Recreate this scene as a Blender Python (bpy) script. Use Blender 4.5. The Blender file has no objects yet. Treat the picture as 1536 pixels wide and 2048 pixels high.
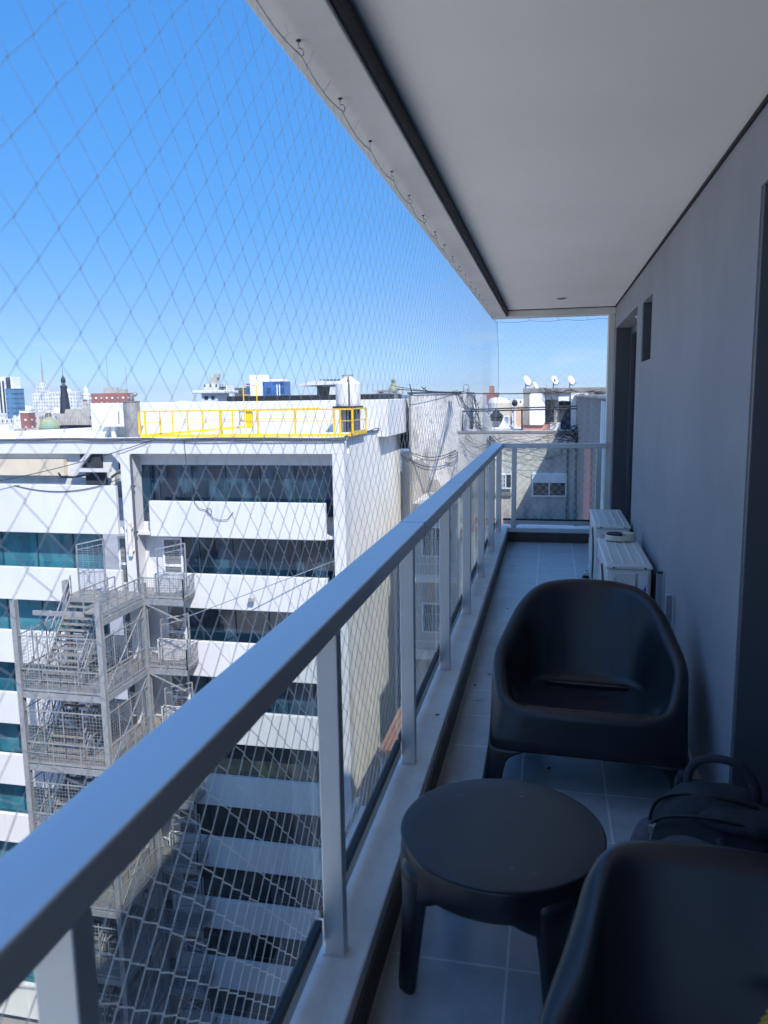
import bpy, bmesh, math, random
from mathutils import Vector, Matrix, noise
R = math.radians
SC = bpy.context.scene
COL = SC.collection
rng = random.Random(7)

# ------------------------------------------------------------------ camera
EYE = Vector((0, 0, 1.65))
CR = Vector((0.977586, 0.210039, -0.014467)).normalized()      # camera right in the world
CF0 = Vector((-0.209851, 0.966556, -0.147421)).normalized()
CDN = CF0.cross(CR).normalized()                            # camera down
if CDN.z > 0:
    CDN = -CDN
CF = CF0
CR = CDN.cross(CF).normalized()
cam = bpy.data.cameras.new("camera")
cam.sensor_fit = 'VERTICAL'; cam.sensor_height = 36; cam.sensor_width = 27
cam.lens = 36 * 1537 / 2048
cam.clip_start = 0.02; cam.clip_end = 9000
cam.dof.use_dof = True; cam.dof.focus_distance = 7.0; cam.dof.aperture_fstop = 5.6
camo = bpy.data.objects.new("camera", cam); COL.objects.link(camo)
mw = Matrix.Identity(4)
for i in range(3):
    mw[i][0] = CR[i]; mw[i][1] = -CDN[i]; mw[i][2] = -CF[i]; mw[i][3] = EYE[i]
camo.matrix_world = mw
SC.camera = camo

# ------------------------------------------------------------------ sky, sun, exposure
SUN = Vector((0.374, -0.542, 0.753)).normalized()           # towards the sun
ELEV = math.asin(SUN.z); AZ = math.atan2(SUN.x, SUN.y)
SKY_STRENGTH = 0.15; SUN_STRENGTH = 2.1; EXPOSURE = 1.6
w = bpy.data.worlds.new("World"); SC.world = w; w.use_nodes = True
nt = w.node_tree; nt.nodes.clear()
sky = nt.nodes.new("ShaderNodeTexSky"); sky.sky_type = 'NISHITA'; sky.sun_disc = False
sky.sun_elevation = ELEV; sky.sun_rotation = AZ
sky.altitude = 1500; sky.air_density = 0.6; sky.dust_density = 0.0; sky.ozone_density = 6.0
bg = nt.nodes.new("ShaderNodeBackground"); bg.inputs[1].default_value = SKY_STRENGTH
out = nt.nodes.new("ShaderNodeOutputWorld")
tint = nt.nodes.new("ShaderNodeMix"); tint.data_type = 'RGBA'; tint.blend_type = 'MULTIPLY'; tint.inputs["Factor"].default_value = 1
tcw = nt.nodes.new("ShaderNodeTexCoord"); spw = nt.nodes.new("ShaderNodeSeparateXYZ"); nt.links.new(tcw.outputs["Generated"], spw.inputs[0])
rmp = nt.nodes.new("ShaderNodeValToRGB")                     # sky balance by height above the horizon: a deep, even blue
cr = rmp.color_ramp
stops = [(0.0, (.27, .255, .24)), (.10, (.31, .335, .335)), (.21, (.27, .45, .475)), (.42, (.33, .71, .82)), (.65, (1.3, 1.75, 1.85)), (1.0, (1.75, 2.25, 2.3))]
while len(cr.elements) < len(stops): cr.elements.new(.5)
for e, (p_, c_) in zip(cr.elements, stops): e.position = p_; e.color = (c_[0] / 3, c_[1] / 3, c_[2] / 3, 1)
nt.links.new(spw.outputs[2], rmp.inputs[0])
dbl = nt.nodes.new("ShaderNodeVectorMath"); dbl.operation = 'SCALE'; dbl.inputs["Scale"].default_value = 3.0
nt.links.new(rmp.outputs[0], dbl.inputs[0]); nt.links.new(dbl.outputs[0], tint.inputs["B"])
nt.links.new(sky.outputs[0], tint.inputs["A"])
mpc = nt.nodes.new("ShaderNodeMapping"); mpc.inputs["Scale"].default_value = (6, 6, 26); nt.links.new(tcw.outputs["Generated"], mpc.inputs[0])
nzc = nt.nodes.new("ShaderNodeTexNoise"); nzc.inputs["Scale"].default_value = 1.6; nzc.inputs["Detail"].default_value = 8; nt.links.new(mpc.outputs[0], nzc.inputs["Vector"])
mrc = nt.nodes.new("ShaderNodeMapRange"); mrc.inputs[1].default_value = .56; mrc.inputs[2].default_value = .75; mrc.inputs[4].default_value = .55; nt.links.new(nzc.outputs["Fac"], mrc.inputs[0])
mrz = nt.nodes.new("ShaderNodeMapRange"); mrz.inputs[1].default_value = .02; mrz.inputs[2].default_value = .10; mrz.inputs[3].default_value = 1; mrz.inputs[4].default_value = 0; nt.links.new(spw.outputs[2], mrz.inputs[0])
mlc = nt.nodes.new("ShaderNodeMath"); mlc.operation = 'MULTIPLY'; nt.links.new(mrc.outputs[0], mlc.inputs[0]); nt.links.new(mrz.outputs[0], mlc.inputs[1])
cld = nt.nodes.new("ShaderNodeMix"); cld.data_type = 'RGBA'; nt.links.new(mlc.outputs[0], cld.inputs["Factor"]); nt.links.new(tint.outputs["Result"], cld.inputs["A"]); cld.inputs["B"].default_value = (2.0, 2.1, 2.2, 1)
nt.links.new(cld.outputs["Result"], bg.inputs[0])
nt.links.new(bg.outputs[0], out.inputs[0])
sl = bpy.data.lights.new("sun", 'SUN'); sl.energy = SUN_STRENGTH; sl.angle = R(0.5); sl.color = (1, 0.95, 0.87)
so = bpy.data.objects.new("sun", sl); COL.objects.link(so)
so.rotation_euler = (-SUN).to_track_quat('-Z', 'Y').to_euler(); so.location = SUN * 100
SC.view_settings.view_transform = 'Standard'; SC.view_settings.look = 'None'
SC.view_settings.exposure = EXPOSURE; SC.view_settings.gamma = 1
SC.cycles.max_bounces = 10; SC.cycles.diffuse_bounces = 6; SC.cycles.transparent_max_bounces = 16
SC.cycles.use_denoising = True

def ray(u, v):
    return CR * ((u - 768) / 1537) + CDN * ((v - 1024) / 1537) + CF
def at(u, v, Y):                                            # a measured picture point at distance Y
    d = ray(u, v); return EYE + d * (Y / d.y)

# ------------------------------------------------------------------ materials
def mat(name, col, rough=0.6, col2=None, scale=2.0, detail=6, lo=0.35, hi=0.65, stretch=(1, 1, 1), bump=0.0,
        bscale=60, metallic=0.0, spec=0.5, extra=None):
    m = bpy.data.materials.new(name); m.use_nodes = True
    t = m.node_tree; b = t.nodes["Principled BSDF"]
    b.inputs["Roughness"].default_value = rough; b.inputs["Metallic"].default_value = metallic
    b.inputs["Specular IOR Level"].default_value = spec
    tc = t.nodes.new("ShaderNodeTexCoord")
    c1 = (*col, 1); c2 = (*(col2 if col2 else [c * 0.88 for c in col]), 1)
    mp = t.nodes.new("ShaderNodeMapping"); mp.inputs["Scale"].default_value = stretch
    t.links.new(tc.outputs["Object"], mp.inputs[0])
    n = t.nodes.new("ShaderNodeTexNoise"); n.inputs["Scale"].default_value = scale; n.inputs["Detail"].default_value = detail
    n.inputs["Roughness"].default_value = 0.62
    t.links.new(mp.outputs[0], n.inputs["Vector"])
    r = t.nodes.new("ShaderNodeValToRGB"); r.color_ramp.elements[0].position = lo; r.color_ramp.elements[1].position = hi
    r.color_ramp.elements[0].color = c2; r.color_ramp.elements[1].color = c1
    t.links.new(n.outputs["Fac"], r.inputs[0])
    last = r.outputs[0]
    if extra:                                               # (colour, scale, stretch, lo, hi): stains on top
        for (ec, es, est, elo, ehi) in extra:
            mp2 = t.nodes.new("ShaderNodeMapping"); mp2.inputs["Scale"].default_value = est
            mp2.inputs["Location"].default_value = (3.1, 1.7, 5.3)
            t.links.new(tc.outputs["Object"], mp2.inputs[0])
            n2 = t.nodes.new("ShaderNodeTexNoise"); n2.inputs["Scale"].default_value = es; n2.inputs["Detail"].default_value = 8
            n2.inputs["Roughness"].default_value = 0.68
            t.links.new(mp2.outputs[0], n2.inputs["Vector"])
            r2 = t.nodes.new("ShaderNodeMapRange"); r2.inputs[1].default_value = elo; r2.inputs[2].default_value = ehi
            t.links.new(n2.outputs["Fac"], r2.inputs[0])
            mx = t.nodes.new("ShaderNodeMix"); mx.data_type = 'RGBA'
            t.links.new(r2.outputs[0], mx.inputs["Factor"]); t.links.new(last, mx.inputs["A"])
            mx.inputs["B"].default_value = (*ec, 1); last = mx.outputs["Result"]
    t.links.new(last, b.inputs["Base Color"])
    if bump:
        nb = t.nodes.new("ShaderNodeTexNoise"); nb.inputs["Scale"].default_value = bscale; nb.inputs["Detail"].default_value = 4
        t.links.new(tc.outputs["Object"], nb.inputs["Vector"])
        bp = t.nodes.new("ShaderNodeBump"); bp.inputs["Strength"].default_value = bump; bp.inputs["Distance"].default_value = 0.01
        t.links.new(nb.outputs["Fac"], bp.inputs["Height"]); t.links.new(bp.outputs[0], b.inputs["Normal"])
    return m

def facade_mat(name, wall, glass, bw=2.4, bh=3.1, mort=0.9, roof=(0.35, 0.33, 0.31), rough=0.7):
    m = bpy.data.materials.new(name); m.use_nodes = True
    t = m.node_tree; b = t.nodes["Principled BSDF"]; b.inputs["Roughness"].default_value = rough
    tc = t.nodes.new("ShaderNodeTexCoord"); sp = t.nodes.new("ShaderNodeSeparateXYZ"); t.links.new(tc.outputs["Object"], sp.inputs[0])
    ad = t.nodes.new("ShaderNodeMath"); ad.operation = 'ADD'; t.links.new(sp.outputs[0], ad.inputs[0]); t.links.new(sp.outputs[1], ad.inputs[1])
    cb = t.nodes.new("ShaderNodeCombineXYZ"); t.links.new(ad.outputs[0], cb.inputs[0]); t.links.new(sp.outputs[2], cb.inputs[1])
    br = t.nodes.new("ShaderNodeTexBrick"); br.offset = 0; br.inputs["Scale"].default_value = 1
    br.inputs["Brick Width"].default_value = bw; br.inputs["Row Height"].default_value = bh
    br.inputs["Mortar Size"].default_value = mort; br.inputs["Mortar Smooth"].default_value = 0.02; br.inputs["Bias"].default_value = 0
    br.inputs["Color1"].default_value = (*glass, 1); br.inputs["Color2"].default_value = (*[g * 2.2 + 0.02 for g in glass], 1)
    br.inputs["Mortar"].default_value = (*wall, 1)
    t.links.new(cb.outputs[0], br.inputs["Vector"])
    n = t.nodes.new("ShaderNodeTexNoise"); n.inputs["Scale"].default_value = 0.25; n.inputs["Detail"].default_value = 6
    t.links.new(tc.outputs["Object"], n.inputs["Vector"])
    mr = t.nodes.new("ShaderNodeMapRange"); mr.inputs[1].default_value = 0.3; mr.inputs[2].default_value = 0.7; mr.inputs[3].default_value = 0.72; mr.inputs[4].default_value = 1.05
    t.links.new(n.outputs["Fac"], mr.inputs[0])
    mu = t.nodes.new("ShaderNodeMix"); mu.data_type = 'RGBA'; mu.blend_type = 'MULTIPLY'; mu.inputs["Factor"].default_value = 1
    t.links.new(br.outputs["Color"], mu.inputs["A"]); t.links.new(mr.outputs[0], mu.inputs["B"])
    g = t.nodes.new("ShaderNodeNewGeometry"); sn = t.nodes.new("ShaderNodeSeparateXYZ"); t.links.new(g.outputs["True Normal"], sn.inputs[0])
    gt = t.nodes.new("ShaderNodeMath"); gt.operation = 'GREATER_THAN'; gt.inputs[1].default_value = 0.5; t.links.new(sn.outputs[2], gt.inputs[0])
    mx = t.nodes.new("ShaderNodeMix"); mx.data_type = 'RGBA'; t.links.new(gt.outputs[0], mx.inputs["Factor"])
    t.links.new(mu.outputs["Result"], mx.inputs["A"]); mx.inputs["B"].default_value = (*roof, 1)
    t.links.new(mx.outputs["Result"], b.inputs["Base Color"])
    return m

def glass_mat(name, tint=(0.93, 0.96, 0.95), ior=1.45, dirt=0.04):
    m = bpy.data.materials.new(name); m.use_nodes = True; t = m.node_tree; t.nodes.clear()
    o = t.nodes.new("ShaderNodeOutputMaterial"); tr = t.nodes.new("ShaderNodeBsdfTransparent"); tr.inputs[0].default_value = (*tint, 1)
    gl = t.nodes.new("ShaderNodeBsdfGlossy"); gl.inputs["Roughness"].default_value = 0.02; gl.inputs[0].default_value = (0.9, 0.9, 0.9, 1)
    fr = t.nodes.new("ShaderNodeFresnel"); fr.inputs[0].default_value = ior
    ge = t.nodes.new("ShaderNodeNewGeometry"); inv = t.nodes.new("ShaderNodeMath"); inv.operation = 'SUBTRACT'; inv.inputs[0].default_value = 1
    t.links.new(ge.outputs["Backfacing"], inv.inputs[1])
    fm = t.nodes.new("ShaderNodeMath"); fm.operation = 'MULTIPLY'; t.links.new(fr.outputs[0], fm.inputs[0]); t.links.new(inv.outputs[0], fm.inputs[1])
    mx = t.nodes.new("ShaderNodeMixShader"); t.links.new(fm.outputs[0], mx.inputs[0]); t.links.new(tr.outputs[0], mx.inputs[1]); t.links.new(gl.outputs[0], mx.inputs[2])
    df = t.nodes.new("ShaderNodeBsdfDiffuse"); df.inputs[0].default_value = (0.6, 0.62, 0.62, 1)
    tc = t.nodes.new("ShaderNodeTexCoord"); mp = t.nodes.new("ShaderNodeMapping"); mp.inputs["Scale"].default_value = (4, 4, 1.2)
    t.links.new(tc.outputs["Object"], mp.inputs[0])
    n = t.nodes.new("ShaderNodeTexNoise"); n.inputs["Scale"].default_value = 3; n.inputs["Detail"].default_value = 8
    t.links.new(mp.outputs[0], n.inputs["Vector"])
    mr = t.nodes.new("ShaderNodeMapRange"); mr.inputs[1].default_value = 0.4; mr.inputs[2].default_value = 0.8; mr.inputs[3].default_value = dirt * 0.3; mr.inputs[4].default_value = dirt * 2.2
    t.links.new(n.outputs["Fac"], mr.inputs[0])
    m2 = t.nodes.new("ShaderNodeMixShader"); t.links.new(mr.outputs[0], m2.inputs[0]); t.links.new(mx.outputs[0], m2.inputs[1]); t.links.new(df.outputs[0], m2.inputs[2])
    t.links.new(m2.outputs[0], o.inputs[0])
    return m

def tile_mat():
    m = bpy.data.materials.new("floor_tile"); m.use_nodes = True; t = m.node_tree; b = t.nodes["Principled BSDF"]
    tc = t.nodes.new("ShaderNodeTexCoord"); mp = t.nodes.new("ShaderNodeMapping")
    mp.inputs["Location"].default_value = (0.097 + 3.5, -3.113 + 3.57, 0)
    t.links.new(tc.outputs["Object"], mp.inputs[0])
    br = t.nodes.new("ShaderNodeTexBrick"); br.offset = 0; br.inputs["Scale"].default_value = 1
    br.inputs["Brick Width"].default_value = 0.35; br.inputs["Row Height"].default_value = 0.357
    br.inputs["Mortar Size"].default_value = 0.0042; br.inputs["Mortar Smooth"].default_value = 0.15; br.inputs["Bias"].default_value = 0
    br.inputs["Color1"].default_value = (0.39, 0.405, 0.425, 1); br.inputs["Color2"].default_value = (0.43, 0.445, 0.465, 1)
    br.inputs["Mortar"].default_value = (0.68, 0.68, 0.67, 1)
    t.links.new(mp.outputs[0], br.inputs["Vector"])
    n = t.nodes.new("ShaderNodeTexNoise"); n.inputs["Scale"].default_value = 7; n.inputs["Detail"].default_value = 9; n.inputs["Roughness"].default_value = 0.7
    t.links.new(tc.outputs["Object"], n.inputs["Vector"])
    mr = t.nodes.new("ShaderNodeMapRange"); mr.inputs[1].default_value = 0.3; mr.inputs[2].default_value = 0.7; mr.inputs[3].default_value = 0.78; mr.inputs[4].default_value = 1.08
    t.links.new(n.outputs["Fac"], mr.inputs[0])
    mu = t.nodes.new("ShaderNodeMix"); mu.data_type = 'RGBA'; mu.blend_type = 'MULTIPLY'; mu.inputs["Factor"].default_value = 1
    t.links.new(br.outputs["Color"], mu.inputs["A"]); t.links.new(mr.outputs[0], mu.inputs["B"])
    # brownish water stain along the kerb, with a ragged edge
    sp = t.nodes.new("ShaderNodeSeparateXYZ"); t.links.new(tc.outputs["Object"], sp.inputs[0])
    mp3 = t.nodes.new("ShaderNodeMapping"); mp3.inputs["Scale"].default_value = (1, 0.25, 1); t.links.new(tc.outputs["Object"], mp3.inputs[0])
    n3 = t.nodes.new("ShaderNodeTexNoise"); n3.inputs["Scale"].default_value = 9; n3.inputs["Detail"].default_value = 8; t.links.new(mp3.outputs[0], n3.inputs["Vector"])
    ml = t.nodes.new("ShaderNodeMath"); ml.operation = 'MULTIPLY_ADD'; ml.inputs[1].default_value = -0.28; t.links.new(n3.outputs["Fac"], ml.inputs[0]); t.links.new(sp.outputs[0], ml.inputs[2])
    ms = t.nodes.new("ShaderNodeMapRange"); ms.inputs[1].default_value = -0.44; ms.inputs[2].default_value = -0.58; ms.inputs[3].default_value = 0; ms.inputs[4].default_value = 0.6
    t.links.new(ml.outputs[0], ms.inputs[0])
    mx = t.nodes.new("ShaderNodeMix"); mx.data_type = 'RGBA'; t.links.new(ms.outputs[0], mx.inputs["Factor"]); t.links.new(mu.outputs["Result"], mx.inputs["A"]); mx.inputs["B"].default_value = (0.13, 0.105, 0.085, 1)
    t.links.new(mx.outputs["Result"], b.inputs["Base Color"])
    rr = t.nodes.new("ShaderNodeMapRange"); rr.inputs[3].default_value = 0.20; rr.inputs[4].default_value = 0.42; t.links.new(n.outputs["Fac"], rr.inputs[0])
    t.links.new(rr.outputs[0], b.inputs["Roughness"])
    bp = t.nodes.new("ShaderNodeBump"); bp.inputs["Strength"].default_value = 0.25; bp.inputs["Distance"].default_value = 0.004
    iv = t.nodes.new("ShaderNodeMath"); iv.operation = 'SUBTRACT'; iv.inputs[0].default_value = 1; t.links.new(br.outputs["Fac"], iv.inputs[1])
    t.links.new(iv.outputs[0], bp.inputs["Height"]); t.links.new(bp.outputs[0], b.inputs["Normal"])
    return m

M = {}
M['tile'] = tile_mat()
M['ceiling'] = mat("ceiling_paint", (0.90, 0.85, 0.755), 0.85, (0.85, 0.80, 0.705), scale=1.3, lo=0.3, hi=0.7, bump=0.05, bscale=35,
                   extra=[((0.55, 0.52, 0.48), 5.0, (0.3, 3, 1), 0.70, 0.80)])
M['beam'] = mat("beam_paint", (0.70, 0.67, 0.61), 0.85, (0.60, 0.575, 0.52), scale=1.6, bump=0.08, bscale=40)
M['wall_grey'] = mat("grey_wall_paint", (0.262, 0.268, 0.29), 0.8, (0.232, 0.238, 0.258), scale=1.6, stretch=(1, 1, .8), bump=0.15, bscale=140,
                     extra=[((0.295, 0.30, 0.325), .9, (1, 1.3, .7), 0.46, 0.80), ((0.20, 0.20, 0.215), 7, (1, 1, 1), 0.66, 0.86)])
M['dark_alu'] = mat("dark_aluminium", (0.085, 0.09, 0.105), 0.4, scale=3, spec=0.4)
M['gap_shade_black'] = mat("gap_shade_black", (0.008, 0.008, 0.010), 0.7)
M['kerb'] = mat("kerb_paint", (0.74, 0.73, 0.71), 0.75, (0.62, 0.61, 0.59), scale=5, detail=9, bump=0.25, bscale=70,
                extra=[((0.22, 0.20, 0.18), 14, (1, 1, 1), 0.68, 0.80), ((0.36, 0.34, 0.31), 1.6, (1, 1, 1), 0.55, 0.8)])
M['skirt'] = mat("brown_skirting_tile", (0.10, 0.072, 0.055), 0.55, (0.055, 0.042, 0.036), scale=9, detail=9, stretch=(1, .5, 2),
                 extra=[((0.25, 0.22, 0.19), 12, (1, .4, 3), 0.66, 0.8)])
M['alu'] = mat("silver_anodised_aluminium", (0.62, 0.63, 0.64), 0.38, (0.58, 0.59, 0.60), scale=6, stretch=(1, .1, 1), metallic=0.55, spec=0.5)
M['alu_rail'] = mat("handrail_aluminium", (0.66, 0.66, 0.66), 0.36, (0.61, 0.61, 0.61), scale=6, stretch=(1, .1, 1), metallic=0.35, spec=0.5,
                    extra=[((0.25, 0.25, 0.26), 30, (1, 1, 1), 0.74, 0.80)])
M['gasket'] = mat("black_rubber", (0.012, 0.012, 0.014), 0.5)
M['glass'] = glass_mat("clear_glass")
M['net'] = mat("nylon_cord", (0.78, 0.77, 0.75), 0.6, (0.70, 0.69, 0.67), scale=90, bump=0.3, bscale=900)
def translucent(m, f):
    t = m.node_tree; b = t.nodes["Principled BSDF"]; o = t.nodes["Material Output"]
    tl = t.nodes.new("ShaderNodeBsdfTranslucent"); tl.inputs[0].default_value = (0.75, 0.74, 0.72, 1)
    mx = t.nodes.new("ShaderNodeMixShader"); mx.inputs[0].default_value = f
    t.links.new(b.outputs[0], mx.inputs[1]); t.links.new(tl.outputs[0], mx.inputs[2]); t.links.new(mx.outputs[0], o.inputs[0])
translucent(M['net'], 0.78)
M['cord'] = mat("white_rope", (0.68, 0.67, 0.64), 0.65, scale=120, bump=0.4, bscale=700)
M['hook'] = mat("galvanised_hook", (0.55, 0.55, 0.55), 0.45, (0.35, 0.34, 0.33), scale=80, metallic=0.5)
M['plastic'] = mat("charcoal_plastic", (0.014, 0.015, 0.018), 0.30, (0.019, 0.020, 0.024), scale=5, spec=0.5, bump=0.06, bscale=500)
M['plastic_top'] = mat("charcoal_table_plastic", (0.022, 0.023, 0.027), 0.40, (0.030, 0.031, 0.035), scale=4, spec=0.5, bump=0.08, bscale=500,
                       extra=[((0.17, 0.175, 0.18), 13, (1, 1.8, 1), 0.655, 0.69), ((0.05, 0.052, 0.058), 2.5, (1, 1, 1), 0.52, 0.72)])
M['slot'] = mat("slot_shadow_plastic", (0.004, 0.004, 0.005), 0.8)
M['cloth'] = mat("dark_backpack_cloth", (0.045, 0.045, 0.054), 0.9, (0.032, 0.032, 0.040), scale=30, bump=0.5, bscale=500)
M['cloth2'] = mat("backpack_panel_cloth", (0.14, 0.135, 0.155), 0.9, (0.10, 0.097, 0.112), scale=40, bump=0.5, bscale=600)
M['zip'] = mat("zip_metal", (0.55, 0.55, 0.55), 0.3, metallic=0.9)
M['yellow_rope'] = mat("yellow_rope_fibre", (0.55, 0.36, 0.05), 0.8, (0.40, 0.25, 0.03), scale=90, bump=0.6, bscale=300)
M['ac'] = mat("air_conditioner_enamel", (0.72, 0.70, 0.66), 0.38, (0.66, 0.64, 0.60), scale=3,
              extra=[((0.40, 0.37, 0.33), 8, (1, 1, .5), 0.70, 0.85)])
M['ac_dark'] = mat("air_conditioner_recess", (0.05, 0.05, 0.055), 0.6)
M['label_white'] = mat("white_sticker", (0.75, 0.76, 0.78), 0.4)
M['label_blue'] = mat("blue_sticker", (0.02, 0.12, 0.55), 0.35)
M['label_pink'] = mat("pink_sticker", (0.62, 0.30, 0.36), 0.4)
M['tray'] = mat("beige_plastic", (0.68, 0.60, 0.48), 0.5, (0.60, 0.52, 0.41), scale=20)
M['tray_dark'] = mat("dark_pad", (0.02, 0.02, 0.025), 0.7)
M['leaf'] = mat("dry_leaf", (0.03, 0.022, 0.015), 0.9)
M['office'] = mat("white_facade_paint", (0.63, 0.63, 0.635), 0.75, (0.57, 0.57, 0.58), scale=0.35, stretch=(1, 1, 0.6), detail=8,
                  extra=[((0.42, 0.42, 0.43), 0.8, (2.4, 2.4, 0.10), 0.58, 0.80)])
M['office_side'] = mat("cream_side_wall", (0.76, 0.745, 0.70), 0.85, (0.68, 0.665, 0.62), scale=0.35, stretch=(1, 1, 0.25), detail=9,
                       extra=[((0.44, 0.42, 0.38), 1.3, (2, 2, 0.06), 0.55, 0.78), ((0.36, 0.345, 0.32), 5, (1, 1, .4), .62, .75)])
M['roof_white'] = mat("white_roof_coating", (0.66, 0.655, 0.64), 0.8, (0.57, 0.565, 0.55), scale=0.7)
def office_glass(name, base, dark, light, pw=1.72, ph=3.37, light_at=.70):
    m = bpy.data.materials.new(name); m.use_nodes = True; t = m.node_tree; b = t.nodes["Principled BSDF"]
    b.inputs["Roughness"].default_value = .06; b.inputs["Specular IOR Level"].default_value = .55
    tc = t.nodes.new("ShaderNodeTexCoord"); sp = t.nodes.new("ShaderNodeSeparateXYZ"); t.links.new(tc.outputs["Object"], sp.inputs[0])
    cb = t.nodes.new("ShaderNodeCombineXYZ"); t.links.new(sp.outputs[0], cb.inputs[0]); t.links.new(sp.outputs[2], cb.inputs[1])
    sn = t.nodes.new("ShaderNodeVectorMath"); sn.operation = 'SNAP'; sn.inputs[1].default_value = (pw, ph, 1); t.links.new(cb.outputs[0], sn.inputs[0])
    wn = t.nodes.new("ShaderNodeTexWhiteNoise"); wn.noise_dimensions = '2D'; t.links.new(sn.outputs[0], wn.inputs["Vector"])
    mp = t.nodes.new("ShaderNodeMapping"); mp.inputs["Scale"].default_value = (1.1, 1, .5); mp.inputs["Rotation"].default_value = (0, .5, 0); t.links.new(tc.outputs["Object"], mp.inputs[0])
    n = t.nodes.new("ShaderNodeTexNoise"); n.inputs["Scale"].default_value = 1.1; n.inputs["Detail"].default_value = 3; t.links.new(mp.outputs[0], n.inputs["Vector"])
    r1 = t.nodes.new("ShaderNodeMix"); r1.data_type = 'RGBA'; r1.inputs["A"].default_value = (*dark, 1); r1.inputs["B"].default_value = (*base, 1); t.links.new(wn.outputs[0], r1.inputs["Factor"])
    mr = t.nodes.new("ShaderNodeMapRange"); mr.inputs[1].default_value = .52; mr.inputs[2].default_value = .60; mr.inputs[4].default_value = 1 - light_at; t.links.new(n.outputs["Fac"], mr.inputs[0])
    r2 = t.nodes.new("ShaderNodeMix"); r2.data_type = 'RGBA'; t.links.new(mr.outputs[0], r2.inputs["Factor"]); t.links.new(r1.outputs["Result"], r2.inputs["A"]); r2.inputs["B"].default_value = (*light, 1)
    t.links.new(r2.outputs["Result"], b.inputs["Base Color"])
    return m
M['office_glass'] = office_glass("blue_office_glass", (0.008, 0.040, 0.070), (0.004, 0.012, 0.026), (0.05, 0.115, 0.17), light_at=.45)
M['office_glass_sky'] = office_glass("sky_teal_office_glass", (0.05, 0.22, 0.28), (0.03, 0.15, 0.20), (0.012, 0.07, 0.11), 2.05, light_at=.5)  # left windows' sky reflection put into the glass colour as lighter teal
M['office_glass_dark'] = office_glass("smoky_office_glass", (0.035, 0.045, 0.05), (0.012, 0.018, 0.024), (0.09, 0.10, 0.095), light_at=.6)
M['mullion'] = mat("dark_mullion", (0.03, 0.06, 0.08), 0.4)
M['door_white'] = mat("white_door_frame", (0.74, 0.78, 0.82), 0.45)
M['grille'] = mat("grey_door_grille", (0.20, 0.20, 0.205), 0.6, (0.12, 0.12, 0.125), scale=1, stretch=(.05, .05, 26), lo=.45, hi=.55)
M['steel'] = mat("galvanised_steel", (0.34, 0.35, 0.365), 0.5, (0.25, 0.26, 0.27), scale=4, metallic=0.35,
                 extra=[((0.24, 0.22, 0.20), 6, (1, 1, 1), 0.66, 0.85)])
M['grating'] = mat("steel_grating", (0.30, 0.29, 0.27), 0.6, (0.15, 0.145, 0.14), scale=5, stretch=(1, 5, 1), metallic=0.2,
                   extra=[((0.33, 0.29, 0.23), 1.3, (1, 1, 1), 0.52, 0.7)])
M['yellow'] = mat("yellow_safety_paint", (0.80, 0.52, 0.012), 0.45, (0.74, 0.46, 0.012), scale=2)
M['tank'] = mat("cream_water_tank", (0.68, 0.64, 0.57), 0.55, (0.60, 0.56, 0.50), scale=0.8)
M['metal_grey'] = mat("weathered_sheet_metal", (0.40, 0.38, 0.35), 0.5, (0.26, 0.24, 0.22), scale=2, metallic=0.4)
M['black'] = mat("black_coating", (0.012, 0.012, 0.014), 0.6)
M['cable'] = mat("black_cable", (0.018, 0.018, 0.02), 0.6)
M['cable_blue'] = mat("grey_cable", (0.08, 0.085, 0.10), 0.6)
M['party'] = mat("peeling_white_wall", (0.62, 0.605, 0.575), 0.9, (0.48, 0.465, 0.44), scale=0.8, detail=9, stretch=(1, 1, 0.5),
                 extra=[((0.18, 0.17, 0.165), 1.0, (1.5, 1.5, 0.5), 0.50, 0.70), ((0.26, 0.245, 0.23), 4.5, (1.4, 1.4, .6), 0.53, 0.66), ((0.12, 0.115, 0.11), 2.6, (3, 3, .12), 0.60, 0.75)])
M['party_low'] = mat("weathered_bare_render", (0.36, 0.33, 0.30), 0.95, (0.24, 0.22, 0.20), scale=1.0, detail=9, stretch=(3, 3, 0.18),
                     extra=[((0.50, 0.47, 0.43), 1.0, (1, 1, .4), 0.58, 0.75), ((0.12, 0.11, 0.105), 1.4, (3, 3, .12), 0.62, 0.8)])
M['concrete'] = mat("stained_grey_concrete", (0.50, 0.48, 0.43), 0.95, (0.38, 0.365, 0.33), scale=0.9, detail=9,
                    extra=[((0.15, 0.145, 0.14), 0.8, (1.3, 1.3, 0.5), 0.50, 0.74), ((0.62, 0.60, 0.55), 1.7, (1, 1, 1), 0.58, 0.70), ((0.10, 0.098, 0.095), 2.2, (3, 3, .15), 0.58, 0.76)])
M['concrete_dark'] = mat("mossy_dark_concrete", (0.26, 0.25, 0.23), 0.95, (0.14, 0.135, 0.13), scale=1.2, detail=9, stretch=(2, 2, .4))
M['white_wall'] = mat("sunlit_white_wall", (0.80, 0.79, 0.76), 0.85, (0.70, 0.68, 0.65), scale=0.8, detail=8,
                      extra=[((0.40, 0.38, 0.36), 1.4, (1.5, 1.5, .5), 0.64, 0.8)])
M['cream_wall'] = mat("cream_render", (0.66, 0.58, 0.44), 0.9, (0.56, 0.49, 0.38), scale=0.8)
M['pink_wall'] = mat("faded_pink_render", (0.52, 0.25, 0.22), 0.9, (0.42, 0.22, 0.20), scale=0.9, stretch=(1, 1, .3))
M['terracotta'] = mat("terracotta_roof", (0.36, 0.16, 0.09), 0.9, (0.26, 0.13, 0.08), scale=2)
M['void'] = mat("dark_interior", (0.02, 0.024, 0.032), 0.7, (0.035, 0.04, 0.05), scale=1)
M['window_dark'] = mat("dark_window_pane", (0.012, 0.016, 0.022), 0.08, spec=0.7)
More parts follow.
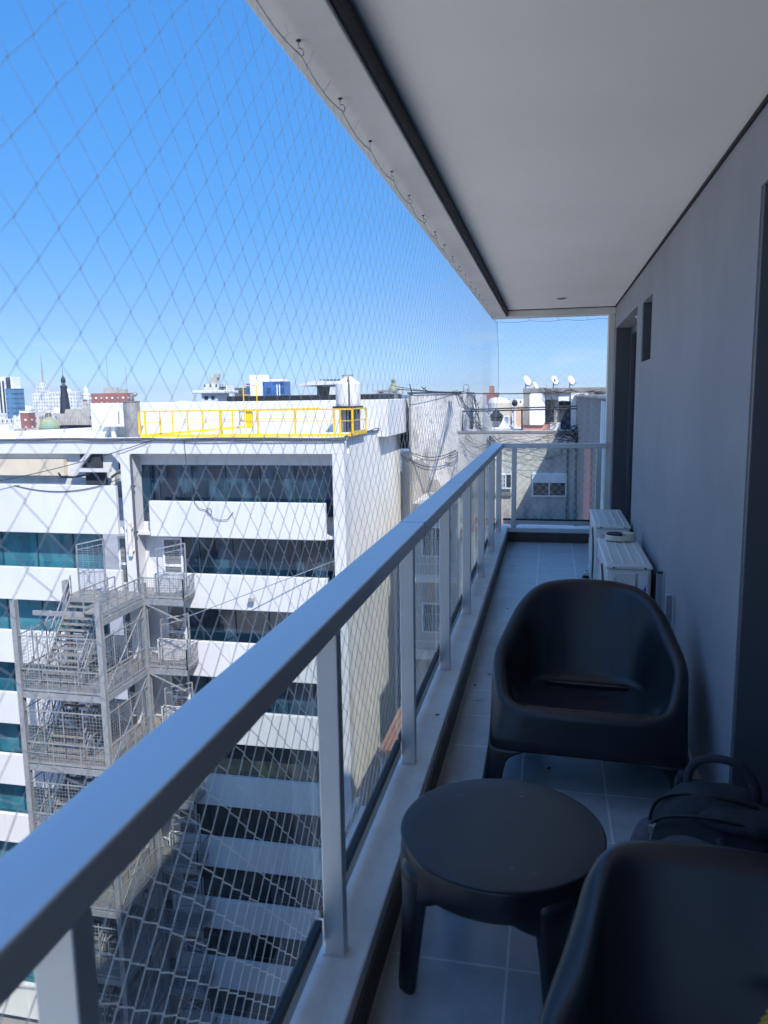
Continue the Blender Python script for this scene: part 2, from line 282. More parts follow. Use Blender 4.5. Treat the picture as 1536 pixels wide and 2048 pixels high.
M['dish'] = mat("satellite_dish_paint", (0.72, 0.69, 0.63), 0.5, (0.62, 0.59, 0.54), scale=3)
M['spire'] = mat("slate_spire", (0.012, 0.015, 0.024), 0.6, (0.022, 0.026, 0.038), scale=0.5)
M['dome_green'] = mat("verdigris_copper", (0.20, 0.30, 0.21), 0.7, (0.36, 0.32, 0.15), scale=0.35, lo=.4, hi=.6)
M['stone'] = mat("ornate_stone", (0.46, 0.42, 0.36), 0.9, (0.34, 0.31, 0.27), scale=0.5)
M['ground'] = mat("street_asphalt", (0.30, 0.28, 0.26), 0.9, (0.18, 0.175, 0.17), scale=0.05)
M['apt'] = mat("apartment_render", (0.45, 0.45, 0.45), 0.85)

# ------------------------------------------------------------------ mesh builder
class MB:
    def __init__(s): s.v = []; s.f = []
    def add(s, vs, fs):
        o = len(s.v); s.v += [tuple(p) for p in vs]; s.f += [tuple(o + i for i in f) for f in fs]; return s
    def box(s, x0, x1, y0, y1, z0, z1):
        if x0 > x1: x0, x1 = x1, x0
        if y0 > y1: y0, y1 = y1, y0
        if z0 > z1: z0, z1 = z1, z0
        return s.add([(x0, y0, z0), (x1, y0, z0), (x1, y1, z0), (x0, y1, z0), (x0, y0, z1), (x1, y0, z1), (x1, y1, z1), (x0, y1, z1)],
                     [(0, 3, 2, 1), (4, 5, 6, 7), (0, 1, 5, 4), (1, 2, 6, 5), (2, 3, 7, 6), (3, 0, 4, 7)])
    def bar(s, p, q, w, h=None, up=(0, 0, 1)):
        p = Vector(p); q = Vector(q); d = (q - p)
        if d.length < 1e-6: return s
        d.normalize(); up = Vector(up)
        if abs(d.dot(up)) > 0.98: up = Vector((0, 1, 0))
        a = d.cross(up).normalized(); b = a.cross(d); h = h or w
        vs = []
        for c in (p, q):
            for sx, sy in ((-1, -1), (1, -1), (1, 1), (-1, 1)): vs.append(c + a * (sx * w / 2) + b * (sy * h / 2))
        return s.add(vs, [(3, 2, 1, 0), (4, 5, 6, 7), (0, 1, 5, 4), (1, 2, 6, 5), (2, 3, 7, 6), (3, 0, 4, 7)])
    def tube(s, pts, r, n=6, caps=True):
        pts = [Vector(p) for p in pts]; N = len(pts); rs = r if isinstance(r, (list, tuple)) else [r] * N
        d0 = (pts[1] - pts[0]).normalized(); up = Vector((0, 0, 1)) if abs(d0.z) < 0.9 else Vector((1, 0, 0))
        a = d0.cross(up).normalized(); vs = []
        for i, p in enumerate(pts):
            d = (pts[min(i + 1, N - 1)] - pts[max(i - 1, 0)])
            d = d.normalized() if d.length > 1e-9 else d0
            a = (a - d * a.dot(d)).normalized(); b = d.cross(a)
            for k in range(n):
                t = 2 * math.pi * k / n; vs.append(p + (a * math.cos(t) + b * math.sin(t)) * rs[i])
        fs = []
        for i in range(N - 1):
            for k in range(n):
                k2 = (k + 1) % n; fs.append((i * n + k, i * n + k2, (i + 1) * n + k2, (i + 1) * n + k))
        if caps: fs.append(tuple(range(n - 1, -1, -1))); fs.append(tuple((N - 1) * n + k for k in range(n)))
        return s.add(vs, fs)
    def lathe(s, c, prof, n=24, caps=True):
        vs = []; c = Vector(c)
        for (r, z) in prof:
            for k in range(n):
                t = 2 * math.pi * k / n; vs.append((c.x + r * math.cos(t), c.y + r * math.sin(t), c.z + z))
        fs = []
        for i in range(len(prof) - 1):
            for k in range(n):
                k2 = (k + 1) % n; fs.append((i * n + k, i * n + k2, (i + 1) * n + k2, (i + 1) * n + k))
        if caps: fs.append(tuple(range(n - 1, -1, -1))); fs.append(tuple((len(prof) - 1) * n + k for k in range(n)))
        return s.add(vs, fs)
    def prism(s, poly, a0, a1, axis='y'):                   # poly in the two other axes
        def P(p, a):
            return {'y': (p[0], a, p[1]), 'x': (a, p[0], p[1]), 'z': (p[0], p[1], a)}[axis]
        n = len(poly); vs = [P(p, a0) for p in poly] + [P(p, a1) for p in poly]
        fs = [tuple(range(n)), tuple(range(2 * n - 1, n - 1, -1))] + [(i, i + n, (i + 1) % n + n, (i + 1) % n) for i in range(n)]
        return s.add(vs, fs)
    def build(s, name, m, parent=None, smooth=False, bevel=0, seg=2, loc=None):
        me = bpy.data.meshes.new(name); me.from_pydata(s.v, [], s.f)
        bm = bmesh.new(); bm.from_mesh(me); bmesh.ops.recalc_face_normals(bm, faces=bm.faces)
        bm.to_mesh(me); bm.free()
        me.materials.append(m)
        o = bpy.data.objects.new(name, me); COL.objects.link(o)
        if smooth:
            me.shade_smooth()
        if bevel:
            b = o.modifiers.new("bevel", 'BEVEL'); b.width = bevel; b.segments = seg; b.limit_method = 'ANGLE'; b.angle_limit = R(40)
        if parent: o.parent = parent
        if loc: o.location = loc
        return o

def tag(o, label=None, cat=None, group=None, kind=None):
    if label: o["label"] = label
    if cat: o["category"] = cat
    if group: o["group"] = group
    if kind: o["kind"] = kind
    return o
def empty(name, label, cat, loc=(0, 0, 0), rz=0, group=None):
    o = bpy.data.objects.new(name, None); COL.objects.link(o); o.location = loc; o.rotation_euler = (0, 0, rz); o.empty_display_size = 0.1
    return tag(o, label, cat, group)
def copy_tree(o, parent=None):
    c = o.copy(); COL.objects.link(c)
    if parent: c.parent = parent
    for ch in [x for x in list(o.children)]: copy_tree(ch, c)
    return c
def struct(o): o["kind"] = "structure"; return o

# ================================================================== the ground
struct(MB().add([(-6000, -1500, -33), (6000, -1500, -33), (6000, 8000, -33), (-6000, 8000, -33)], [(0, 1, 2, 3)]).build("ground", M['ground']))

# ================================================================== the balcony
WX = 0.66                                                   # wall plane
struct(MB().box(-0.46, WX, -3.0, 8.75, -0.16, 0).build("floor", M['tile']))
struct(MB().box(-0.604, -0.46, -3.0, 8.95, -0.16, 0.16).box(-0.4601, WX - 0.06, 8.75, 8.95, -0.16, 0.16).build("kerb", M['kerb'], bevel=0.006))
struct(MB().box(-0.462, -0.450, -3.0, 8.74, 0.002, 0.112).box(-0.450, WX - 0.002, 8.738, 8.752, 0.002, 0.112).build("skirting", M['skirt'], bevel=0.002))
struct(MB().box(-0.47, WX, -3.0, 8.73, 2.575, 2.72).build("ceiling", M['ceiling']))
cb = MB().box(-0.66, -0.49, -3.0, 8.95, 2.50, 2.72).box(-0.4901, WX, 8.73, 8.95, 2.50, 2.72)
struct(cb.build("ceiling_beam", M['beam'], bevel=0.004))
struct(MB().box(-0.490, -0.476, -3.0, 8.728, 2.512, 2.574).box(-0.476, WX - .004, 8.722, 8.7305, 2.566, 2.574).box(WX - 0.012, WX - 0.001, -3.0, 8.72, 2.560, 2.574).build("ceiling_gap_shade", M['gap_shade_black']))  # black strips stand in for the shade of the ceiling's edge gaps

# ---- our own apartment block: wall with its openings, the floors above and below
bld = empty("apartment_building", "grey rendered apartment block whose wall runs along the shaded balcony", "building", (WX, 3, 0))
def child(mb, name, m, **k):
    o = mb.build(name, m, None, **k); o.parent = bld; o.matrix_parent_inverse = Matrix.Translation((-WX, -3, 0)); return o
T = 0.26
wl = MB()
x0, x1 = WX, WX + T
O1 = (0.2, 2.84, 2.315); O2 = (5.62, 6.20, 1.885, 2.32); O3 = (6.55, 8.66, 2.34)
wl.box(x0, x1, -3, O1[0], -0.16, 2.575).box(x0, x1, O1[0], O1[1], O1[2], 2.575)
wl.box(x0, x1, O1[1], O2[0], -0.16, 2.575).box(x0, x1, O2[0], O2[1], -0.16, O2[2]).box(x0, x1, O2[0], O2[1], O2[3], 2.575)
wl.box(x0, x1, O2[1], O3[0], -0.16, 2.575).box(x0, x1, O3[0], O3[1], O3[2], 2.575)
wl.box(x0, x1, O3[1], 8.95, -0.16, 2.575)
child(wl, "wall", M['wall_grey'])
child(MB().box(WX - 0.065, WX - 0.002, 8.765, 8.95, -0.16, 2.499), "pilaster", M['beam'], bevel=0.004)
child(MB().box(x0 + .02, 14, -5, 8.93, -33, -0.162).box(x0 + 0.02, 14, -5, 8.93, 2.73, 17.6).box(x1 + 0.9, 14, -5, 8.93, -0.161, 2.729), "upper_and_lower_storeys", M['apt'])
# dark door frames and glass set deep in the openings
def door(y0, y1, z0, z1, name):
    f = MB()
    xx = x0 + 0.10
    f.box(x0 + 0.004, x1, y1 - 0.03, y1 - 0.002, z0 + .002, z1 - 0.002)
    f.box(xx + .05, xx + 0.12, y0, y1 - 0.032, z1 - 0.08, z1 - 0.003)
    f.box(xx + .05, xx + 0.12, y1 - 0.10, y1 - 0.034, z0 + .003, z1 - 0.082)
    f.box(xx + .05, xx + 0.12, y0, y0 + 0.07, z0 + .003, z1 - 0.082)
    f.box(xx + .05, xx + 0.12, (y0 + y1) / 2 - 0.04, (y0 + y1) / 2 + 0.04, z0 + .003, z1 - 0.082)
    o = child(f, name, M['dark_alu'], bevel=0.003)
    g = MB().box(xx + 0.08, xx + 0.088, y0 + 0.05, y1 - 0.09, z0 + 0.05, z1 - 0.06).build("pane", M['window_dark'])
    g.parent = o
    return o
door(O1[0], O1[1], 0, O1[2], "door_opening"); door(O3[0], O3[1], 0, O3[2], "door_opening")
door(O2[0], O2[1], O2[2], O2[3], "window")
o = child(MB().box(WX + .008, WX + .03, 6.60, 6.64, 2.23, 2.265).box(WX - .006, WX + .012, 6.595, 6.645, 2.255, 2.27), "door_latch", M['door_white'])

# ---- ceiling spot
sp = empty("ceiling_spotlight", "small round recessed spotlight in the balcony ceiling near its far end", "ceiling light", (0.084, 7.85, 2.575))
MB().lathe((0, 0, 0), [(0.052, 0.004), (0.056, -0.004), (0.048, -0.008), (0.040, -0.004)], 24).build("trim_ring", M['alu'], sp, smooth=False)
MB().lathe((0, 0, -0.009), [(0.036, 0.003), (0.028, -0.001), (0.0, -0.002)], 20).build("lens", M['tray_dark'], sp)

# ---- railing
rl = empty("balcony_railing", "silver aluminium balcony railing with clear glass panels on a white kerb", "railing", (-0.55, 4.5, 0.16))
def rc(mb, name, m, parent=None, **k):
    o = mb.build(name, m, None, **k)
    if parent: o.parent = parent
    else: o.parent = rl; o.matrix_parent_inverse = Matrix.Translation((0.55, -4.5, -0.16))
    return o
h = MB().box(-0.628, -0.516, -1.2, 8.80, 1.062, 1.120)
rc(h, "handrail", M['alu_rail'], bevel=0.006, seg=3)
for jy in (3.2, 4.75):
    rc(MB().box(-0.6285, -0.5155, jy, jy + 0.003, 1.0615, 1.1205), "handrail_joint", M['gasket'])
rc(MB().box(-0.5155, 0.612, 8.74, 8.80, 1.065, 1.118), "handrail", M['alu_rail'], bevel=0.005, seg=3)
py = [-0.42, 0.695, 1.80, 2.915, 4.035, 5.15, 6.25, 7.36, 8.47]
for y in py:
    rc(MB().box(-0.574, -0.5175, y, y + 0.040, 0.161, 1.0615), "post", M['alu'], bevel=0.003)
for i in range(len(py) - 1):
    y0, y1 = py[i] + 0.041, py[i + 1] - 0.001
    g = rc(MB().box(-0.590, -0.584, y0 - .038, y1 - .002, 0.262, 1.061), "glass_panel", M['glass'])
    rc(MB().box(-0.597, -0.5765, y0 + .0005, y1 - .0005, 0.238, 0.264), "gasket", M['gasket'], g)
    rc(MB().box(-0.600, -0.5755, y0, y1, 0.196, 0.237), "bottom_rail", M['alu'], bevel=0.002)
for x in (-0.42, 0.50):
    rc(MB().box(x, x + 0.055, 8.752, 8.79, 0.161, 1.0645), "post", M['alu'], bevel=0.003)
ex = [-0.51, -0.42, 0.50, 0.605]
for i in range(3):
    xa, xb = (ex[i] if i == 0 else ex[i] + 0.056), ex[i + 1] - (0.001 if i < 2 else 0)
    g = rc(MB().box(xa, xb, 8.767, 8.773, 0.262, 1.0645), "glass_panel", M['glass'])
    rc(MB().box(xa, xb, 8.761, 8.781, 0.246, 0.264), "gasket", M['gasket'], g)
    rc(MB().box(xa, xb, 8.756, 8.786, 0.200, 0.245), "bottom_rail", M['alu'], bevel=0.002)
# post feet
for y in py:
    rc(MB().box(-0.578, -0.5135, y - 0.004, y + 0.044, 0.1605, 0.1645), "post_foot", M['alu'])

# ---- safety net: knotted nylon, outside the railing, hung from hooks
net = empty("safety_net", "white knotted nylon safety net hung from ceiling hooks outside the railing", "net", (-0.6, 4.5, 1.2))
S = 0.0435
def net_x(y, z):
    t = max(0, min(1, (z - 1.15) / 1.3))
    x = -0.655 + 0.052 * t
    if z < 0.25: x += 0.0 * (0.25 - z)
    x += 0.008 * noise.noise((y * 0.9, z * 1.1, 3.1))
    if y > 8.2: x += 0.05 * ((y - 8.2) / 0.7) ** 2 * max(0, math.sin(math.pi * min(1, max(0, (z - 0.9) / 1.55))))
    return x
def strand(mb, p, q, r):
    d = (q - p).normalized(); up = Vector((0, 0, 1)) if abs(d.z) < .9 else Vector((0, 1, 0))
    a = d.cross(up).normalized() * r; b = d.cross(a).normalized() * r
    vs = [p + a, p + b, p - a, p - b, q + a, q + b, q - a, q - b]
    mb.add(vs, [(0, 1, 5, 4), (1, 2, 6, 5), (2, 3, 7, 6), (3, 0, 4, 7)])
def knot(mb, p, e1, e2, r):
    n = e1.cross(e2).normalized()
    vs = [p + e1 * r * 1.7, p - e1 * r * 1.7, p + e2 * r * 1.25, p - e2 * r * 1.25, p + n * r * 1.2, p - n * r * 1.2]
    mb.add(vs, [(0, 2, 4), (2, 1, 4), (1, 3, 4), (3, 0, 4), (2, 0, 5), (1, 2, 5), (3, 1, 5), (0, 3, 5)])
def make_net(fn, i0, i1, j0, j1, keep, name, rs=0.00046):
    mb = MB(); kn = {}
    for i in range(i0, i1 + 1):
        for j in range(j0, j1 + 1):
            if (i + j) % 2: continue
            p = fn(i, j)
            if p is not None and keep(i, j): kn[(i, j)] = p
    for (i, j), p in kn.items():
        q1 = kn.get((i + 1, j + 1)); q2 = kn.get((i + 1, j - 1))
        e1 = (q1 - p).normalized() if q1 else Vector((0, 1, 1)).normalized()
        e2 = (q2 - p).normalized() if q2 else Vector((0, 1, -1)).normalized()
        off = e1 * 0.0022
        r_ = rs * 2.3 if p.z < 1.10 else (rs * 1.6 if p.z < 1.60 else rs)
        if q1: strand(mb, p, q1, r_)
        if q2: strand(mb, p - off, q2 + off, r_)
        knot(mb, p, e1, e2, 0.0012 if p.z > 1.1 else .0020)
    o = mb.build(name, M['net'], net); o.matrix_parent_inverse = Matrix.Translation((0.6, -4.5, -1.2)); return o
def side_pt(i, j):
    y = 0.846 + S * i; z = 1.779 + S * j
    r1 = noise.noise((i * 0.7, j * 0.7, 0.3)); r2 = noise.noise((i * 0.7, j * 0.7, 7.3))
    y += 0.004 * r1; z += 0.004 * r2
    y += 0.020 * noise.noise((y * .8, z * 1.0, 11)); z += 0.020 * noise.noise((y * .5, z * .7, 17))
    if z > 2.42: z = 2.467 - 0.016 * abs(math.sin(math.pi * (y - 1.907) / 0.37)) + (z - 2.43) * 0.05
    return Vector((net_x(y, z), y, z))
NI = int((8.87 - 0.846) / S)
make_net(side_pt, -22, NI, -42, 15, lambda i, j: True, "side_net")
def end_pt(i, j):
    x = -0.59 + S * i; z = 1.779 + S * j
    x += 0.003 * noise.noise((i * .7, j * .7, 2.3)); z += 0.003 * noise.noise((i * .7, j * .7, 4.3))
    if z > 2.42: z = 2.467 - 0.014 * abs(math.sin(math.pi * (x + .6) / 0.37)) + (z - 2.43) * 0.05
    if i == 0: x = net_x(8.87, z)
    return Vector((x, 8.875 + 0.008 * noise.noise((x * 2, z * 2, 1)), z))
make_net(end_pt, 0, 28, -42, 15, lambda i, j: True, "end_net")
bc = MB()
pts = []
for k in range(0, 400):
    y = -0.3 + k * 0.023
    if y > 8.88: break
    pts.append((-0.603, y, 2.467 - 0.016 * abs(math.sin(math.pi * (y - 1.907) / 0.37))))
bc.tube(pts, 0.0024, 5)
bc.tube([(-0.603 + k * 0.03, 8.875, 2.467 - 0.014 * abs(math.sin(math.pi * (k * 0.03) / 0.37))) for k in range(0, 42)], 0.0022, 5)
bc.tube([(net_x(8.87, 2.467 - k * 0.05), 8.877, 2.467 - k * 0.05) for k in range(0, 48)], 0.0026, 5)
bc.tube([(0.612 + 0.012 * math.sin(k * 0.9), 8.86, 2.43 - k * 0.05) for k in range(0, 47)], 0.0024, 5)
o = bc.build("border_rope", M['cord'], net); o.matrix_parent_inverse = Matrix.Translation((0.6, -4.5, -1.2))
# loose tie ends along the rope
te = MB()
for k in range(46):
    y = 1.3 + k * 0.165 + rng.uniform(-.05, .05)
    z = 2.467 - 0.016 * abs(math.sin(math.pi * (y - 1.907) / 0.37))
    te.tube([(-0.603, y, z), (-0.596, y + 0.008, z + 0.014), (-0.592 + rng.uniform(-.01, .01), y + 0.012 + rng.uniform(-.01, .012), z + 0.035)], 0.0008, 4)
o = te.build("tie_ends", M['net'], net); o["kind"] = "stuff"; o.matrix_parent_inverse = Matrix.Translation((0.6, -4.5, -1.2))

def make_hook(loc, rz, label, group):
    t = empty("ceiling_hook", label, "hook", loc, rz, group); t.scale = (.7, .7, .7)
    pts = [(0, 0, 0.0), (0, 0, -0.018)]
    for k in range(0, 11):
        a = R(150 - k * 31); pts.append((0.0115 * math.cos(a) + 0.010, 0, -0.036 + 0.0125 * math.sin(a)))
    MB().tube(pts, 0.0021, 6).build("hook_wire", M['hook'], t, smooth=True)
    MB().lathe((0, 0, -0.004), [(0.0, 0.004), (0.008, 0.0038), (0.009, 0.0), (0.003, -0.002)], 12).build("washer", M['gasket'], t)
    return t
hp = None
for k in range(20):
    y = 1.537 + 0.371 * k
    if y > 8.7: break
    lab = "galvanised screw hook under the long balcony beam holding the net rope"
    if hp is None: hp = make_hook((-0.606, y, 2.50), R(70), lab, "hooks along the long beam")
    else:
        c = copy_tree(hp); c.location = (-0.606, y + rng.uniform(-.01, .01), 2.50); c.rotation_euler = (0, 0, R(70 + rng.uniform(-40, 40)))
for k, x in enumerate((-0.25, 0.06, 0.37)):
    c = copy_tree(hp); c.location = (x, 8.875, 2.50); c.rotation_euler = (0, 0, R(-10))
    c["label"] = "tiny screw hook under the end beam against the sky"; c["group"] = "hooks along the end beam"

# ================================================================== furniture
def catmull(P, n, closed):
    out = []
    m = len(P)
    for i in range(m if closed else m - 1):
        p0 = P[(i - 1) % m] if closed or i > 0 else P[i]; p1 = P[i]; p2 = P[(i + 1) % m]
        p3 = P[(i + 2) % m] if closed or i + 2 < m else P[i + 1]
        for k in range(n):
            t = k / n
            out.append(tuple(0.5 * ((2 * b) + (-a + c) * t + (2 * a - 5 * b + 4 * c - d) * t * t + (-a + 3 * b - 3 * c + d) * t ** 3)
                             for a, b, c, d in zip(p0, p1, p2, p3)))
    return out
def mirror(h):                                              # half outline, front centre to back centre, to a closed ring
    return h + [(-x, y, z) for (x, y, z) in h[-2:0:-1]]
CH_N = 8
RIM = [(0, -.305, .372), (.14, -.306, .372), (.255, -.300, .374), (.325, -.262, .400), (.362, -.170, .470), (.378, -.050, .525),
       (.350, .088, .596), (.300, .212, .690), (.228, .295, .748), (.125, .340, .768), (0, .352, .773)]
SEAT = [(0, -.235, .352), (.12, -.232, .351), (.20, -.222, .350), (.245, -.180, .348), (.262, -.100, .344), (.262, -.020, .340),
        (.255, .050, .337), (.238, .110, .334), (.185, .158, .331), (.10, .180, .329), (0, .186, .329)]
HEM = [(0, -.362, .20), (.16, -.362, .20), (.30, -.360, .20), (.375, -.338, .20), (.402, -.240, .20), (.408, -.090, .20),
       (.402, .080, .20), (.388, .220, .20), (.340, .335, .20), (.18, .385, .20), (0, .392, .20)]
FOOT = [(0, -.395, .0), (.17, -.395, .0), (.33, -.393, .0), (.408, -.370, .0), (.432, -.260, .0), (.436, -.090, .0),
        (.430, .090, .0), (.418, .240, .0), (.372, .360, .0), (.19, .412, .0), (0, .418, .0)]
def inset(row, d, dz, k=1.0):
    out_ = []
    for (x, y, z) in row:
        l = math.hypot(x, y + .02) or 1
        out_.append((x - d * x / l, y - d * (y + .02) / l, z + dz))
    return out_
def lerp(A, B, t): return [tuple(a + (b - a) * t for a, b in zip(p, q)) for p, q in zip(A, B)]
RIM_SQUARE = [(0, -.305, .372), (.14, -.306, .372), (.250, -.300, .374), (.312, -.255, .400), (.330, -.130, .455), (.318, .030, .495),
              (.292, .140, .548), (.252, .222, .650), (.224, .290, .730), (.165, .350, .762), (0, .364, .770)]
def make_chair(label, loc, rz, rim=None):
    t = empty("lounge_chair", label, "chair", loc, rz, "charcoal plastic lounge chairs")
    D = rim or RIM
    C1 = inset(D, -.016, -.004); C2 = inset(D, -.027, -.016); C3 = inset(D, -.032, -.036)
    E1 = inset(D, .016, -.005); E2 = inset(D, .028, -.017); E3 = inset(D, .036, -.036)
    # inner wall follows the rim then bowls into the seat
    def bowl(s): return [(a[0] + (b[0] - a[0]) * s, a[1] + (b[1] - a[1]) * s, a[2] + (b[2] - a[2]) * (1 - (1 - s) ** 1.0)) for a, b in zip(E3, SEAT)]
    F1 = bowl(.30); F2 = bowl(.62)
    F3 = [(a[0] + (b[0] - a[0]) * .88, a[1] + (b[1] - a[1]) * .88, a[2] + (b[2] - a[2]) * .93) for a, b in zip(E3, SEAT)]
    G1 = [(x * .90, (y + .03) * .90 - .03, z - .004) for (x, y, z) in SEAT]
    G2 = [(x * .55, (y + .03) * .55 - .03, z - .008) for (x, y, z) in SEAT]
    G3 = [(x * .2, (y + .03) * .2 - .03, z - .009) for (x, y, z) in SEAT]
    rows = [HEM, lerp(HEM, C3, .33), lerp(HEM, C3, .7), C3, C2, C1, D, E1, E2, E3, F1, F2, F3, SEAT, G1, G2, G3]
    full = [catmull(mirror(r), CH_N, True) for r in rows]
    n = len(full[0]); mb = MB(); vs = [p for r in full for p in r]; fs = []
    for i in range(len(full) - 1):
        for k in range(n): fs.append((i * n + k, i * n + (k + 1) % n, (i + 1) * n + (k + 1) % n, (i + 1) * n + k))
    vs.append((0, -.03, .32)); c0 = len(vs) - 1
    for k in range(n): fs.append(((len(full) - 1) * n + k, (len(full) - 1) * n + (k + 1) % n, c0))
    mb.add(vs, fs)
    o = mb.build("seat_shell", M['plastic'], t, smooth=True)
    # drainage slot cut through the back of the seat
    bm = bmesh.new(); bm.from_mesh(o.data); bm.faces.ensure_lookup_table()
    inner = bm.faces.layers.int.new("inner")
    for k_, f_ in enumerate(bm.faces):
        if k_ >= n * 11: f_[inner] = 1                      # rows of the bowl and the seat
    SX, SY, SC_Y = .185, .024, .112
    planes = [((SX, 0), (1, 0)), ((-SX, 0), (-1, 0)), ((0, SC_Y + SY), (0, 1)), ((0, SC_Y - SY), (0, -1))]
    for sx in (1, -1):
        for sy in (1, -1): planes.append(((sx * (SX - .006), SC_Y + sy * (SY - .006)), (sx * .7071, sy * .7071)))
    for (pt, nn) in planes:
        fs_ = [f_ for f_ in bm.faces if f_[inner] and abs(f_.calc_center_median().x) < .26 and .03 < f_.calc_center_median().y < .26 and f_.calc_center_median().z < .42]
        ge = list({e for f_ in fs_ for e in f_.edges}) + list({v for f_ in fs_ for v in f_.verts}) + fs_
        bmesh.ops.bisect_plane(bm, geom=ge, plane_co=(pt[0], pt[1], 0), plane_no=(nn[0], nn[1], 0))
    dead = []
    for f_ in bm.faces:
        c_ = f_.calc_center_median()
        if f_[inner] and c_.z < .45 and all((c_.x - pt[0]) * nn[0] + (c_.y - pt[1]) * nn[1] < 1e-5 for pt, nn in planes): dead.append(f_)
    bmesh.ops.delete(bm, geom=dead, context='FACES')
    bm.to_mesh(o.data); bm.free(); o.data.shade_smooth()
    sd = o.modifiers.new("solid", 'SOLIDIFY'); sd.thickness = 0.006; sd.offset = -1
    ch_ = MB()
    ch_.box(-.190, .190, SC_Y - SY - .006, SC_Y - SY - .001, .265, .3235).box(-.190, .190, SC_Y + SY + .001, SC_Y + SY + .006, .265, .3235).box(-.190, .190, SC_Y - SY - .006, SC_Y + SY + .006, .258, .2649)
    ch_.box(-.195, -.1901, SC_Y - SY - .006, SC_Y + SY + .006, .258, .3235).box(.1901, .195, SC_Y - SY - .006, SC_Y + SY + .006, .258, .3235)
    ch_.build("slot_dark_box", M['slot'], t)  # added black trough hides the lit floor so the slot reads dark
    # four wide legs that carry on the shell to the ground
    H = catmull(mirror(HEM), CH_N, True); Fo = catmull(mirror(FOOT), CH_N, True)
    corner = [3.0, 8.0, 12.0, 17.0]
    for ci, cpos in enumerate(corner):
        mb = MB(); rowsL = []
        nz = 14
        for a in range(nz + 1):
            s_ = a / nz
            flare = 0.55 * max(0, 1 - s_ / 0.30) ** 2.2
            half = 0.92 + flare + 0.10 * (1 - s_) - 0.10
            row = []
            for k in range(17):
                u = (cpos + (k / 8 - 1) * half) * CH_N
                i0 = int(math.floor(u)); f = u - i0
                pa = lerp([H[i0 % n]], [H[(i0 + 1) % n]], f)[0]; pb = lerp([Fo[i0 % n]], [Fo[(i0 + 1) % n]], f)[0]
                row.append(tuple(x + (y - x) * s_ for x, y in zip(pa, pb)))
            rowsL.append(row)
        vs = [p for r in rowsL for p in r]; fs = []
        for a in range(nz):
            for k in range(16): fs.append((a * 17 + k, a * 17 + k + 1, (a + 1) * 17 + k + 1, (a + 1) * 17 + k))
        mb.add(vs, fs)
        lo = mb.build("leg", M['plastic'], t, smooth=True)
        sd = lo.modifiers.new("solid", 'SOLIDIFY'); sd.thickness = 0.012; sd.offset = -1 if True else 1
    return t
far_chair = make_chair("charcoal plastic lounge chair facing the camera beyond the round table", (0.178, 3.375, 0), R(-3))
near_chair = make_chair("square-backed charcoal plastic lounge chair nearest the camera, its thick rim before the backpack", (0.312, 1.128, 0), R(-3), RIM_SQUARE)

# ---- round table
tb = empty("round_side_table", "low round charcoal plastic table with speckled top between the two chairs", "table", (-0.118, 2.085, 0))
MB().lathe((0, 0, 0), [(0.0, .415), (.20, .4155), (.285, .416), (.291, .4145), (.293, .411), (.288, .4065), (.284, .404)], 72, caps=False).build("tabletop", M['plastic_top'], tb, smooth=True)
# skirt with arched openings between the legs
mb = MB(); n = 144; rows = []
la = [R(213), R(303), R(33), R(123)]
def lowz(a):
    d = min(abs((a - l + math.pi) % (2 * math.pi) - math.pi) for l in la)
    return .318 - 0.045 * max(0, 1 - (d / R(24)) ** 2) if d < R(24) else .318
for s_ in (0, .12, .5, .9, 1):
    row = []
    for k in range(n):
        a = 2 * math.pi * k / n; zt = .406; zl = lowz(a)
        z = zt + (zl - zt) * s_; r = .284 + .010 * math.sin(min(1, s_ * 1.3) * math.pi / 2) - (.006 if s_ == 1 else 0)
        row.append((r * math.cos(a), r * math.sin(a), z))
    rows.append(row)
vs = [p for r in rows for p in r]; fs = []
for i in range(len(rows) - 1):
    for k in range(n): fs.append((i * n + k, i * n + (k + 1) % n, (i + 1) * n + (k + 1) % n, (i + 1) * n + k))
o = mb.add(vs, fs).build("skirt", M['plastic'], tb, smooth=True)
sd = o.modifiers.new("solid", 'SOLIDIFY'); sd.thickness = .006; sd.offset = -1
for a in la:
    mb = MB(); c, s_ = math.cos(a), math.sin(a)
    ring = []
    prof = [(.372, .258, .040), (.362, .270, .052), (.345, .273, .055), (.315, .274, .054), (.27, .275, .049), (.20, .281, .043), (.10, .291, .039), (.012, .300, .036), (0, .300, .033)]
    vs = []; m_ = 20
    for (z, rr, w_) in prof:
        for k in range(m_):
            t_ = 2 * math.pi * k / m_
            ax = w_ * math.cos(t_) * 0.62; bx = w_ * 1.05 * math.sin(t_)
            vs.append(((rr + ax) * c - bx * s_, (rr + ax) * s_ + bx * c, z))
    fs = []
    for i in range(len(prof) - 1):
        for k in range(m_): fs.append((i * m_ + k, i * m_ + (k + 1) % m_, (i + 1) * m_ + (k + 1) % m_, (i + 1) * m_ + k))
    fs.append(tuple(range(m_))); fs.append(tuple((len(prof) - 1) * m_ + k for k in range(m_)))
    lg = mb.add(vs, fs).build("leg", M['plastic'], tb, smooth=True)
    MB().lathe((.300 * c, .300 * s_, 0), [(.020, .000), (.024, .003), (.022, .010)], 14).build("foot_pad", M['gasket'], lg)

